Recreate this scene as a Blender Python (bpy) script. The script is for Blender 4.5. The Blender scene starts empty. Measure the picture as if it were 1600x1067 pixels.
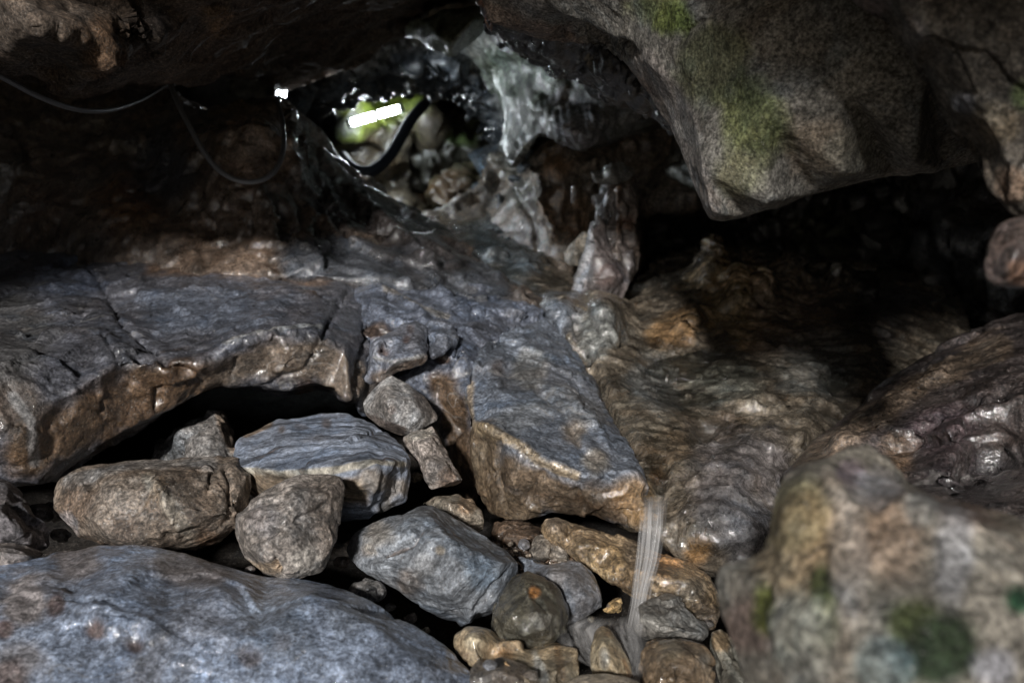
import bpy, math, random
import numpy as np
from mathutils import Vector, Matrix, geometry
random.seed(7); np.random.seed(7)
scene = bpy.context.scene
C = scene.collection
R = math.radians

# ------------------------------------------------------------------ camera, sky, sun
FPX = 1555.6
cam_d = bpy.data.cameras.new('camera'); cam = bpy.data.objects.new('camera', cam_d); C.objects.link(cam)
cam_d.lens = 35.0; cam_d.sensor_width = 36.0; cam_d.clip_start = 0.02; cam_d.clip_end = 400
CAM = Vector((0, 0, 1.3)); PITCH = R(15)
cam.location = CAM; cam.rotation_euler = (R(90) - PITCH, 0, 0)
cam_d.dof.use_dof = True; cam_d.dof.focus_distance = 2.05; cam_d.dof.aperture_fstop = 3.2
scene.camera = cam
SUN_AZ = R(-12); SUN_EL = R(28)              # the sun stands behind the camera, a little to its left, high
LIGHT_MOUTH = [(-.5,1.0),(-1.6,1.1),(-2.1,1.8),(-2.45,2.6),(-2.3,3.0),(-1.6,3.3),(-.5,3.35),(-.38,2.88),(-.15,2.80),(-.06,2.70),(.2,2.68),(.3,2.95),(.7,2.9),(.78,2.0),(.7,1.2)]   # outline (x, z) of an unseen daylight opening, cut to shape light and shade
sd = Vector((math.sin(SUN_AZ)*math.cos(SUN_EL), -math.cos(SUN_AZ)*math.cos(SUN_EL), math.sin(SUN_EL)))
sun_d = bpy.data.lights.new('sun', 'SUN'); sun = bpy.data.objects.new('sun', sun_d); C.objects.link(sun)
sun_d.energy = 4.8; sun_d.angle = R(4.0); sun_d.color = (1.0, 0.975, 0.95)
sun.rotation_euler = sd.to_track_quat('Z', 'Y').to_euler(); sun.location = sd*6
w = bpy.data.worlds.new('World'); scene.world = w; w.use_nodes = True
wn = w.node_tree; sky = wn.nodes.new('ShaderNodeTexSky'); sky.sky_type = 'NISHITA'; sky.sun_disc = False
sky.sun_elevation = SUN_EL; sky.sun_rotation = math.atan2(sd.x, sd.y)
wn.links.new(sky.outputs[0], wn.nodes['Background'].inputs[0]); wn.nodes['Background'].inputs[1].default_value = 0.066
scene.view_settings.view_transform = 'Standard'; scene.view_settings.look = 'None'
scene.view_settings.exposure = -0.1; scene.view_settings.gamma = 1
scene.view_settings.use_curve_mapping = False

cp, sp = math.cos(PITCH), math.sin(PITCH)
def P(x, y, d):
    """point of the place seen at (x, y) of the photograph, d metres ahead"""
    cx = (x-800)/FPX*d; cy = -(y-533.5)/FPX*d
    return Vector((cx, d*cp + cy*sp, CAM.z - d*sp + cy*cp))
def proj(V):
    X = V[:,0]; Y = V[:,1]; Z = V[:,2]-CAM.z
    d = Y*cp - Z*sp; cy = Y*sp + Z*cp
    d = np.maximum(d, 0.05)
    return 800 + X/d*FPX, 533.5 - cy/d*FPX, d

# ------------------------------------------------------------------ noise
def _hash(ix, iy, iz, k):
    h = (ix.astype(np.uint32)*np.uint32(374761393) + iy.astype(np.uint32)*np.uint32(668265263)
         + iz.astype(np.uint32)*np.uint32(2147483647-1274126177) + np.uint32((k*2654435761) & 0xffffffff))
    h = (h ^ (h >> np.uint32(13)))*np.uint32(1274126177)
    h = (h ^ (h >> np.uint32(16)))*np.uint32(2246822519)
    return h ^ (h >> np.uint32(15))
def _g(ix, iy, iz, k, fx, fy, fz):
    h = _hash(ix, iy, iz, k)
    a = (h & np.uint32(1023)).astype(np.float32)/511.5-1
    b = ((h >> np.uint32(10)) & np.uint32(1023)).astype(np.float32)/511.5-1
    c = ((h >> np.uint32(20)) & np.uint32(1023)).astype(np.float32)/511.5-1
    return a*fx+b*fy+c*fz
def perlin(p, k=0):
    p = p.astype(np.float32); i = np.floor(p).astype(np.int32); f = p-i
    u = f*f*f*(f*(f*6-15)+10)
    x, y, z = i[:,0], i[:,1], i[:,2]; fx, fy, fz = f[:,0], f[:,1], f[:,2]
    def L(a, b, t): return a+(b-a)*t
    r = []
    for dz in (0, 1):
        q = []
        for dy in (0, 1):
            q.append(L(_g(x, y+dy, z+dz, k, fx, fy-dy, fz-dz), _g(x+1, y+dy, z+dz, k, fx-1, fy-dy, fz-dz), u[:,0]))
        r.append(L(q[0], q[1], u[:,1]))
    return L(r[0], r[1], u[:,2])*1.3
def fbm(p, o=4, k=0, ridged=False, gain=0.5):
    s = 0; a = 1.0; t = 0
    for j in range(o):
        n = perlin(p*(2.03**j)+j*7.3, k+j)
        if ridged: n = 1-2*np.abs(n)*1.3
        s = s+a*n; t += a; a *= gain
    return s/t
def facet(p, k=0):
    """random planes in Voronoi cells: chipped, faceted stone"""
    i = np.floor(p).astype(np.int32); best = np.full(len(p), 9e9, np.float32); out = np.zeros(len(p), np.float32)
    for dx in (-1,0,1):
        for dy in (-1,0,1):
            for dz in (-1,0,1):
                x, y, z = i[:,0]+dx, i[:,1]+dy, i[:,2]+dz
                h = _hash(x, y, z, k)
                s = np.stack([(h & np.uint32(1023)), (h >> np.uint32(10)) & np.uint32(1023), (h >> np.uint32(20)) & np.uint32(1023)], 1).astype(np.float32)/1023.0
                v = p - (np.stack([x, y, z], 1)+s); d = (v*v).sum(1)
                h2 = _hash(x, y, z, k+91)
                g = np.stack([(h2 & np.uint32(1023)), (h2 >> np.uint32(10)) & np.uint32(1023), (h2 >> np.uint32(20)) & np.uint32(1023)], 1).astype(np.float32)/511.5-1
                val = (g*v).sum(1)
                m = d < best; best = np.where(m, d, best); out = np.where(m, val, out)
    return out

# ------------------------------------------------------------------ materials
def rock_mat(name, rough=(0.35, 0.7), bump=0.5, grain=1.0, vein=0.0, band=0.0, band_rot=(0,0,0), contrast=0.5, speck=0.25, wetglint=0.0, spec=0.5, pits=0.0):
    m = bpy.data.materials.new(name); m.use_nodes = True; nt = m.node_tree; N = nt.nodes; L = nt.links
    b = N['Principled BSDF']; b.inputs['Specular IOR Level'].default_value = spec
    tc = N.new('ShaderNodeTexCoord'); oi = N.new('ShaderNodeObjectInfo')
    sh = N.new('ShaderNodeVectorMath'); sh.operation = 'SCALE'; sh.inputs[0].default_value = (13, 7, 5); L.new(oi.outputs['Random'], sh.inputs['Scale'])
    ad = N.new('ShaderNodeVectorMath'); ad.operation = 'ADD'; L.new(tc.outputs['Object'], ad.inputs[0]); L.new(sh.outputs[0], ad.inputs[1])
    co = ad.outputs[0]
    def noise(scale, detail=8, rough_=0.6, dist=0.0, vec=co):
        n = N.new('ShaderNodeTexNoise'); n.inputs['Scale'].default_value = scale; n.inputs['Detail'].default_value = detail
        n.inputs['Roughness'].default_value = rough_; n.inputs['Distortion'].default_value = dist; L.new(vec, n.inputs['Vector']); return n.outputs['Fac']
    def ramp(src, a, b_, va=0.0, vb=1.0):
        r = N.new('ShaderNodeMapRange'); r.inputs['From Min'].default_value = a; r.inputs['From Max'].default_value = b_
        r.inputs['To Min'].default_value = va; r.inputs['To Max'].default_value = vb; L.new(src, r.inputs['Value']); return r.outputs[0]
    def mul(x, y, op='MULTIPLY'):
        n = N.new('ShaderNodeMath'); n.operation = op
        for k_, v in enumerate((x, y)):
            if isinstance(v, (int, float)): n.inputs[k_].default_value = v
            else: L.new(v, n.inputs[k_])
        return n.outputs[0]
    at = N.new('ShaderNodeAttribute'); at.attribute_name = 'col'; col = at.outputs['Color']
    def mix(c1, c2, fac, mode='MIX'):
        n = N.new('ShaderNodeMix'); n.data_type = 'RGBA'; n.blend_type = mode
        if isinstance(fac, float): n.inputs[0].default_value = fac
        else: L.new(fac, n.inputs[0])
        for sl, v in ((6, c1), (7, c2)):
            if isinstance(v, tuple): n.inputs[sl].default_value = v
            else: L.new(v, n.inputs[sl])
        return n.outputs[2]
    def vscale(c, f):
        n = N.new('ShaderNodeVectorMath'); n.operation = 'SCALE'; L.new(c, n.inputs[0]); L.new(f, n.inputs['Scale']); return n.outputs[0]
    big = noise(7*grain, 9, 0.62, 0.6); mid = noise(32*grain, 8, 0.7, 0.3); fine = noise(150*grain, 5, 0.7)
    v = mul(ramp(big, .36, .64, 1-contrast*.9, 1+contrast*.8), ramp(mid, .36, .64, 1-contrast*.9, 1+contrast*.9))
    v = mul(v, ramp(fine, .36, .64, 1-speck*1.6, 1+speck*1.6))
    c = vscale(col, v)
    # warm / cool mottling
    hue = noise(4.5*grain, 6, 0.65, 1.0)
    c = mix(c, (0.74, 0.60, 0.48, 1), ramp(hue, .50, .66, 0, .5), 'MULTIPLY')
    c = mix(c, (0.74, 0.86, 1.0, 1), ramp(noise(8*grain, 6, .65, .5), .50, .66, 0, .7), 'MULTIPLY')
    sp1 = noise(230*grain, 3, .6); c = mix(c, (.46,.44,.41,1), ramp(sp1, .62, .70, 0, .55*min(1, speck*3)))
    gr = noise(75*grain, 7, .78, .2); c = vscale(c, ramp(gr, .40, .60, 1-speck*1.5, 1+speck*1.4))
    c = vscale(c, ramp(noise(48*grain, 6, .7, .4), .36, .45, 1-speck*1.6, 1))
    bumps = [(big, .004), (mid, .004), (gr, .0026), (fine, .0016)]
    if band:
        mp = N.new('ShaderNodeMapping'); mp.inputs['Rotation'].default_value = band_rot; mp.vector_type = 'TEXTURE'; mp.inputs['Scale'].default_value = (1/4, 1/4, 1/70); L.new(co, mp.inputs['Vector'])
        bn = noise(1.0, 8, 0.62, 0.25, mp.outputs[0])
        c = vscale(c, ramp(bn, .36, .62, 1-band, 1+band*.8)); bumps.append((bn, .010*band))
        c = mix(c, (0.30, 0.16, 0.07, 1), ramp(bn, .36, .28, 0, .5*band))
    if vein:
        nz = noise(4*grain, 3, 0.5, 0.6); vv = mul(mul(nz, 0.5, 'SUBTRACT'), 0, 'ADD'); ab = N.new('ShaderNodeMath'); ab.operation = 'ABSOLUTE'; L.new(vv, ab.inputs[0])
        line = ramp(ab.outputs[0], 0.0, 0.010, 1, 0); msk = ramp(noise(3*grain, 3), .53, .62)
        c = mix(c, (0.42, 0.40, 0.37, 1), mul(mul(line, msk), vein*.6))
        nz2 = noise(3.5*grain, 4, 0.5, 0.3); v2 = mul(nz2, 0.5, 'SUBTRACT'); ab2 = N.new('ShaderNodeMath'); ab2.operation = 'ABSOLUTE'; L.new(v2, ab2.inputs[0])
        ck = ramp(ab2.outputs[0], 0.0, 0.006, 0.0, 1); m2 = ramp(noise(5*grain, 3), .5, .45)
        ck = mul(ck, m2, 'MAXIMUM'); c = vscale(c, ramp(ck, 0, 1, .75, 1))
    if pits:
        vo = N.new('ShaderNodeTexVoronoi'); vo.inputs['Scale'].default_value = 26*grain; L.new(co, vo.inputs['Vector'])
        pt = ramp(vo.outputs['Distance'], 0.05, 0.35); pm = mul(pt, ramp(noise(9, 3), .5, .45), 'MAXIMUM'); bumps.append((pm, .006*pits)); 
    L.new(c, b.inputs['Base Color'])
    h = None
    for s_, a_ in bumps:
        x_ = mul(s_, a_*bump*2)
        h = x_ if h is None else mul(h, x_, 'ADD')
    bp = N.new('ShaderNodeBump'); bp.inputs['Strength'].default_value = 1.0; bp.inputs['Distance'].default_value = 1.0; L.new(h, bp.inputs['Height']); L.new(bp.outputs[0], b.inputs['Normal'])
    rr = ramp(noise(11*grain, 8, 0.7, 0.5), .35, .65, rough[0], rough[1]); L.new(rr, b.inputs['Roughness'])
    if wetglint:
        b.inputs['Coat Weight'].default_value = wetglint; b.inputs['Coat Roughness'].default_value = 0.10; b.inputs['Coat IOR'].default_value = 1.8
        bp2 = N.new('ShaderNodeBump'); bp2.inputs['Distance'].default_value = 1.0
        hh = mul(mul(noise(18*grain, 5, 0.6, .8), .010), mul(noise(90, 4), .0025), 'ADD'); L.new(hh, bp2.inputs['Height']); L.new(bp2.outputs[0], b.inputs['Coat Normal'])
    return m
M = dict(
    dry=rock_mat('rough_dry_stone', (0.45, 0.8), 0.5, vein=1, contrast=.55, speck=.3, wetglint=.15),
    slate=rock_mat('water_polished_blue_stone', (0.3, 0.55), 0.45, vein=.6, contrast=.45, speck=.24, wetglint=.65, pits=.5),
    damp=rock_mat('damp_brown_stone', (0.25, 0.55), 0.6, vein=.5, contrast=.6, speck=.3, wetglint=.7),
    wet=rock_mat('wet_stone', (0.18, 0.45), 0.6, vein=.2, contrast=.55, speck=.2, wetglint=.7),
    band=rock_mat('banded_stone', (0.4, 0.7), 0.5, band=.75, band_rot=(R(52), R(4), R(4)), contrast=.25, speck=.15),
    band2=rock_mat('slanting_banded_stone', (0.3, 0.6), 0.6, band=.6, band_rot=(R(25), R(-48), 0), vein=.4, contrast=.4, speck=.2, wetglint=.2),
    moss=rock_mat('mossy_stone', (0.6, 0.95), 0.5, vein=0, contrast=.38, speck=.3, spec=.25, grain=1.2),
    flow=rock_mat('flow_worn_wet_stone', (0.10, 0.34), 0.5, band=.35, band_rot=(R(70), R(10), R(35)), contrast=.65, speck=.16, wetglint=.9),
    far=rock_mat('far_wet_stone', (0.2, 0.5), 1.0, vein=0, contrast=.6, speck=.1, wetglint=.5, grain=.6),
)
def plain(name, col, rough=.5, metal=0, emit=None, es=0, bumpy=0):
    m = bpy.data.materials.new(name); m.use_nodes = True; b = m.node_tree.nodes['Principled BSDF']
    b.inputs['Base Color'].default_value = (*col, 1); b.inputs['Roughness'].default_value = rough; b.inputs['Metallic'].default_value = metal
    if emit: b.inputs['Emission Color'].default_value = (*emit, 1); b.inputs['Emission Strength'].default_value = es
    n = m.node_tree.nodes.new('ShaderNodeTexNoise'); n.inputs['Scale'].default_value = 40; n.inputs['Detail'].default_value = 4
    r = m.node_tree.nodes.new('ShaderNodeMapRange'); r.inputs['To Min'].default_value = max(0, rough-.15); r.inputs['To Max'].default_value = min(1, rough+.2)
    m.node_tree.links.new(n.outputs['Fac'], r.inputs['Value']); m.node_tree.links.new(r.outputs[0], b.inputs['Roughness'])
    return m

# ------------------------------------------------------------------ stone builder
GREY=(.175,.19,.225); BLUE=(.14,.17,.23); BROWN=(.15,.11,.08); DBROWN=(.085,.06,.042); TAN=(.36,.26,.15); PALE=(.40,.39,.37)
DARK=(.05,.045,.04); MOSS=(.13,.15,.035); ORANGE=(.40,.19,.06); GREEN=(.10,.14,.10); TAUPE=(.21,.17,.135); BLACK=(.02,.02,.022)
def tag(o, label=None, cat=None, group=None, kind=None):
    if label: o['label'] = label
    if cat: o['category'] = cat
    if group: o['group'] = group
    if kind: o['kind'] = kind
    return o
def seglen(px, py, poly):
    """distance in photo pixels from each point to a polyline, and the place along it (0..1)"""
    best = np.full(len(px), 1e9, np.float32); tt = np.zeros(len(px), np.float32); n = len(poly)-1
    for i in range(n):
        ax, ay = poly[i][:2]; bx, by = poly[i+1][:2]; vx, vy = bx-ax, by-ay; L2 = vx*vx+vy*vy+1e-9
        t = np.clip(((px-ax)*vx+(py-ay)*vy)/L2, 0, 1); d = np.hypot(px-ax-t*vx, py-ay-t*vy)
        m = d < best; best = np.where(m, d, best); tt = np.where(m, (i+t)/n, tt)
    return best, tt
def smooth_np(V, E, it, lam=.5):
    n = len(V); deg = np.bincount(E.ravel(), minlength=n).astype(np.float32)[:, None]
    for _ in range(it):
        S = np.zeros_like(V)
        for k in range(3):
            S[:,k] = np.bincount(E[:,0], V[E[:,1],k], n)+np.bincount(E[:,1], V[E[:,0],k], n)
        V = V+(S/np.maximum(deg, 1)-V)*lam
    return V
def normals(V, F):
    a, b, c, d = (V[F[:,i]] for i in range(4)); nf = np.cross(c-a, d-b); N_ = np.zeros_like(V)
    for i in range(4):
        for k in range(3): N_[:,k] += np.bincount(F[:,i], nf[:,k], len(V))
    return N_/np.maximum(np.linalg.norm(N_, axis=1, keepdims=True), 1e-9)
DET = 1.0
def stone(name, outline, inner=(), thick=.3, k=.7, vs=None, sm=2, mat='dry', col=GREY, blobs=(), cracks=(), bumps=(),
          amp=1.0, f1=5, a1=.02, f2=16, a2=.008, fct=(9, .05), rid=(0, 0), fine=(40, .0018), cuts=0, stretch=(1,1,1), seed=None, parent=None, label=None, cat='boulder', group=None, kind=None, topcol=None, colnoise=True):
    seed = seed if seed is not None else (sum(map(ord, label or name))*7+len(outline)) % 9973
    pts = [Vector((p[0], p[1])) for p in outline]+[Vector((p[0], p[1])) for p in inner]
    dep = [p[2] for p in outline]+[p[2] for p in inner]; n0 = len(outline)
    cv, ce, cf, ov, oe, of = geometry.delaunay_2d_cdt(pts, [], [list(range(n0))], 1, 1e-5)
    D = []
    for i, v in enumerate(cv):
        if ov[i]: D.append(dep[ov[i][0]])
        else:
            ws = [1/((v.x-q.x)**2+(v.y-q.y)**2+1e-3) for q in pts]; D.append(sum(a*b for a, b in zip(ws, dep))/sum(ws))
    cxm = sum(p[0] for p in outline)/n0; cym = sum(p[1] for p in outline)/n0
    front = [P(v.x, v.y, d) for v, d in zip(cv, D)]
    dm = sum(D)/len(D)
    back = []
    for v, d in zip(cv, D):
        dd = (d*.5+dm*.5)+thick
        back.append(P(cxm+(v.x-cxm)*k, cym+(v.y-cym)*k, dd))
    nb = len(front); V = front+back; F = [list(f) for f in cf]+[[q+nb for q in reversed(f)] for f in cf]
    from collections import Counter
    cnt = Counter(); dr = {}
    for f in cf:
        for i in range(len(f)):
            a, b = f[i], f[(i+1) % len(f)]; cnt[(min(a,b), max(a,b))] += 1; dr[(min(a,b), max(a,b))] = (a, b)
    for e, c_ in cnt.items():
        if c_ == 1: a, b = dr[e]; F.append([b, a, a+nb, b+nb])
    me = bpy.data.meshes.new(name+'_base'); me.from_pydata([tuple(v) for v in V], [], F); me.update()
    ob = bpy.data.objects.new(name+'_base', me); C.objects.link(ob)
    vs = (vs or dm*.0030)*DET
    md = ob.modifiers.new('r', 'REMESH'); md.mode = 'VOXEL'; md.voxel_size = vs; md.adaptivity = 0
    dg = bpy.context.evaluated_depsgraph_get(); m2 = bpy.data.meshes.new_from_object(ob.evaluated_get(dg))
    bpy.data.objects.remove(ob); bpy.data.meshes.remove(me)
    n = len(m2.vertices); V = np.empty(n*3, np.float32); m2.vertices.foreach_get('co', V); V = V.reshape(-1, 3)
    nf = len(m2.polygons); Fq = np.empty(nf*4, np.int32)
    assert len(m2.loops) == nf*4, name
    m2.loops.foreach_get('vertex_index', Fq); Fq = Fq.reshape(-1, 4)
    ne = len(m2.edges); E = np.empty(ne*2, np.int32); m2.edges.foreach_get('vertices', E); E = E.reshape(-1, 2)
    V = smooth_np(V, E, sm)
    rg = np.random.RandomState(seed)
    for _ in range(cuts):            # flat broken faces
        dv = rg.normal(size=3); dv[0] *= .8; dv[2] *= .8; dv[1] = -abs(dv[1])-.35; dv /= np.linalg.norm(dv); h_ = V @ dv.astype(np.float32)
        off = np.percentile(h_, rg.uniform(94, 98.5)); V = V-(np.maximum(h_-off, 0)*.85)[:,None]*dv.astype(np.float32)
    Nn = normals(V, Fq); st = np.array(stretch, np.float32); Q = V*st+seed*.37
    disp = a1*fbm(Q*f1, 3, seed)
    if rid[0]: disp = disp+rid[1]*fbm(Q*rid[0]+.6*np.stack([perlin(Q*rid[0]*.5, seed+5)]*3, 1), 3, seed+3, True)
    V = V+Nn*(disp*amp)[:,None]
    if fct[0]:
        Q = V*st+seed*.37+.03*np.stack([perlin(V*9, seed+k_) for k_ in (21,22,23)], 1)
        V = V+Nn*(amp*fct[1]*.75/fct[0]*facet(Q*fct[0], seed)*4)[:,None]
        V = V+Nn*(amp*fct[1]/fct[0]*.28*facet(Q*fct[0]*2.6, seed+9)*4)[:,None]
        V = smooth_np(V, E, 1)
    Nn = normals(V, Fq)
    px, py, dd = proj(V); fc = (Nn*(np.array(CAM)-V)).sum(1) > -0.1*dd
    wob = 1+.0*px
    for cr in cracks:
        poly, wd, dp = cr[:3]; dp = max(dp, -2.0*wd*dm/FPX) if dp < 0 else dp; jx = px+wd*1.2*perlin(V*30, 77); jy = py+wd*1.2*perlin(V*30, 78)
        ds, t = seglen(jx, jy, poly); tap = np.clip(np.minimum(t, 1-t)*8+.25, 0, 1)
        if len(cr) > 3 and cr[3] == 'step': # one side raised
            pass
        g = np.exp(-(ds/wd)**2)*dp*tap*fc; V = V+Nn*g[:,None]
    for bx, by, br, ba in bumps:
        g = np.exp(-((px-bx)**2+(py-by)**2)/br**2)*ba*fc; V = V+Nn*g[:,None]
    V = V+Nn*(amp*a2*fbm(V*st*f2+3.1, 4, seed+40))[:,None]
    if fine[0]: V = V+Nn*(fine[1]*amp*fbm(V*fine[0], 3, seed+50))[:,None]
    m2.vertices.foreach_set('co', V.ravel())
    # colours of the stone itself
    Cc = np.tile(np.array(col, np.float32), (n, 1)); Nn = normals(V, Fq)
    nz = fbm(V*6, 4, seed+60); nz2 = fbm(V*22, 3, seed+61)
    if topcol is not None:
        t = np.clip((Nn[:,2]+nz*.35-.45)*5, 0, 1)[:,None]; Cc = Cc*(1-t)+np.array(topcol, np.float32)*t
    for bl in blobs:
        if isinstance(bl[0], (list,)):
            ds, _ = seglen(px, py, bl[0]); rr = bl[1]; cl, stg = bl[2], bl[3]
        else:
            ds = np.hypot(px-bl[0], (py-bl[1])*(bl[5] if len(bl) > 5 else 1)); rr, cl, stg = bl[2], bl[3], bl[4]
        x = 1-ds/rr+nz*.9+nz2*.35; t = (np.clip(x*2.2, 0, 1)*stg)[:,None]; Cc = Cc*(1-t)+np.array(cl, np.float32)*t
    at = m2.color_attributes.new('col', 'FLOAT_COLOR', 'POINT'); CA = np.ones((n, 4), np.float32); CA[:,:3] = Cc; at.data.foreach_set('color', CA.ravel())
    m2.polygons.foreach_set('use_smooth', np.ones(nf, bool))
    m2.name = name; m2.materials.clear(); m2.materials.append(M[mat] if isinstance(mat, str) else mat)
    lo = V.min(0); hi = V.max(0); org = Vector(((lo[0]+hi[0])/2, (lo[1]+hi[1])/2, lo[2]))
    if parent is not None: org = Vector(parent.matrix_world.translation) if False else parent.location.copy()
    m2.transform(Matrix.Translation(-org)); m2.update()
    o = bpy.data.objects.new(name, m2); C.objects.link(o)
    if parent is not None: o.parent = parent
    else: o.location = org
    if kind == 'structure': tag(o, label, None, None, kind)
    else: tag(o, label, cat if parent is None else None, group, kind)
    return o

# ------------------------------------------------------------------ bedrock and walls (setting)
def cave_shell():
    def grid_obj(name, A, nu, nv, skip=None, label=None):
        F = []
        for j in range(nv-1):
            for i in range(nu-1):
                a = j*nu+i
                if skip is None or not skip[a]: F.append((a, a+1, a+nu+1, a+nu))
        me = bpy.data.meshes.new(name); me.from_pydata([tuple(map(float, v)) for v in A], [], F)
        at = me.color_attributes.new('col', 'FLOAT_COLOR', 'POINT'); CA = np.ones((len(A), 4), np.float32); CA[:,:3] = (.09,.07,.055); at.data.foreach_set('color', CA.ravel())
        for p_ in me.polygons: p_.use_smooth = True
        me.materials.append(M['damp']); o = bpy.data.objects.new(name, me); C.objects.link(o)
        md = o.modifiers.new('thickness', 'SOLIDIFY'); md.thickness = .25; md.offset = 0; md.use_rim = True
        tag(o, label, kind='structure'); return o
    nu, nv = 97, 90; A = []
    for j in range(nv):
        y = -1.5+12.0*j/(nv-1)
        for i in range(nu):
            t = 2*math.pi*i/(nu-1); c_, s_ = math.cos(t), math.sin(t)
            A.append((3.3*math.copysign(abs(c_)**.7, c_), y, 1.4+2.3*math.copysign(abs(s_)**.7, s_)))
    A = np.array(A, np.float32); q = fbm(A*.9, 4, 3); A[:,0] *= 1+.10*q; A[:,2] = 1.4+(A[:,2]-1.4)*(1+.12*q)
    grid_obj('outer_cave_wall', A, nu, nv, label='rock shell of the cave')
    for nm, y in (('light_shaping_wall', -1.3), ('cave_end_wall', 10.3)):
        nu, nv = 161, 121; A = []
        for j in range(nv):
            for i in range(nu): A.append((-4+8*i/(nu-1), y, -1.6+6*j/(nv-1)))
        A = np.array(A, np.float32); wv = fbm(A*1.1+9, 4, 8); A[:,1] += .15*wv
        sk = None
        if y < 0:
            X = A[:,0]+.12*wv; Z = A[:,2]; sk = np.zeros(len(A), bool)
            for (x0, z0), (x1, z1) in zip(LIGHT_MOUTH, LIGHT_MOUTH[1:]+LIGHT_MOUTH[:1]):
                if z0 == z1: continue
                sk ^= ((Z < z0) != (Z < z1)) & (X < x0+(Z-z0)*(x1-x0)/(z1-z0))
        grid_obj(nm, A, nu, nv, sk, label=('unseen rock wall behind the viewer, its opening cut to shape the light' if y < 0 else 'far end of the cave'))
cave_shell()
def wall(*a, **k): return stone(*a, kind='structure', **k)

# far end of the tunnel, behind the lamp
wall('tunnel_wall', [(400,60,7.6),(520,90,7.6),(700,90,7.4),(830,100,7.0),(850,300,6.4),(760,400,6.2),(640,380,6.2),(520,330,6.5),(400,300,7.4)],
     [(560,200,6.35),(610,180,6.3),(660,170,6.6),(540,160,6.4),(600,250,6.5),(700,220,7.0),(740,250,6.9),(690,300,6.7),(620,300,6.6),(670,235,6.9),(725,190,7.1),(560,270,6.7)],
     thick=1.0, k=1, vs=.028, sm=2, mat='far', col=(.12,.10,.07), f1=2.2, a1=.16, f2=6, a2=.05, fct=(3,.16),
     blobs=[([(525,205),(575,170),(640,145)],42,(.20,.26,.035),.9),(740,285,40,(.14,.15,.05),.8),(690,300,40,(.12,.07,.04),.8),(500,200,60,BLACK,1),(590,260,45,(.16,.12,.07),.6)],  # moss brightened to stand in for the lamp's halo; black blob is passage shade
     bumps=[(690,230,45,.35),(730,165,30,-.4),(640,330,40,.15),(700,290,60,-.25)], label='mossy rock wall at the end of the tunnel')
stone('tunnel_boulder', [(645,205,7.05),(700,175,7.05),(745,190,6.95),(772,225,6.75),(760,262,6.70),(720,285,6.70),(670,292,6.70),(640,268,6.75),(630,235,6.85)], [(700,225,6.55),(670,250,6.50),(735,235,6.60)],
      thick=.5, vs=.02, mat='far', col=(.05,.048,.036), f1=4, a1=.06, f2=10, a2=.02, fct=(4,.2), blobs=[(720,200,40,(.09,.13,.04),.8)], label='dark wet boulder lodged at the back of the lamp-lit tunnel')
stone('tunnel_boulder', [(700,262,6.45),(760,250,6.45),(785,280,6.35),(770,330,6.25),(720,345,6.25),(680,325,6.25),(660,300,6.35)], [(730,290,6.15),(710,320,6.15)],
      thick=.4, vs=.02, mat='far', col=(.08,.07,.04), f1=4, a1=.05, f2=10, a2=.02, fct=(4,.2), blobs=[(700,300,40,(.16,.09,.045),.7)], label='mossy brown boulder low in the tunnel mouth')
stone('stone', [(728,240,5.3),(760,228,5.3),(778,236,5.25),(776,268,5.2),(765,282,5.2),(748,272,5.2)], [(758,252,5.17)], thick=.15, vs=.012, mat='dry', col=(.26,.34,.42), a1=.008, a2=.003, fct=(0,0), cat='stone', label='smooth pale blue stone at the right side of the tunnel mouth')
stone('stone', [(500,232,4.3),(512,230,4.3),(528,240,4.25),(538,252,4.2),(530,256,4.2),(512,246,4.25)], [(518,240,4.22)], thick=.05, vs=.006, mat='dry', col=(.5,.4,.3), a1=.004, a2=.002, fct=(0,0), cat='stone', label='small pale tan stone on the rim of the dark slope below the tunnel')

# arch round the tunnel mouth
wall('cave_arch', [(440,135,4.7),(500,122,4.7),(560,94,4.7),(632,58,4.6),(700,62,4.6),(770,50,4.5),(830,100,4.3),(830,240,4.3),(810,330,4.3),(760,340,4.4),(735,318,4.6),(768,285,4.8),(777,240,4.9),(772,200,5.0),(742,168,5.2),(715,146,5.3),(675,134,5.3),(610,140,5.4),(545,160,5.4),(505,168,5.4),(470,150,5.2)],
     [(640,95,4.9),(700,95,4.8),(560,120,5.0),(770,120,4.7),(795,200,4.6),(788,280,4.6),(735,130,5.0),(600,118,5.1)],
     thick=.6, k=1, vs=.014, sm=2, mat='wet', col=(.055,.065,.075), f1=3, a1=.05, f2=9, a2=.03, fct=(4,.15), stretch=(1,1,2.2),
     blobs=[([(505,120),(560,96),(632,60),(760,60)],20,(.14,.13,.11),.8),([(700,66),(770,110),(795,170)],16,(.24,.24,.22),.9)],
     cracks=[([(640,120),(700,112),(750,150),(765,190)],7,-.07),([(700,140),(735,180),(760,215)],6,-.08),([(590,105),(680,100),(740,110),(780,170)],8,.06)], label='wet dark rock arch round the tunnel mouth')
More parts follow.
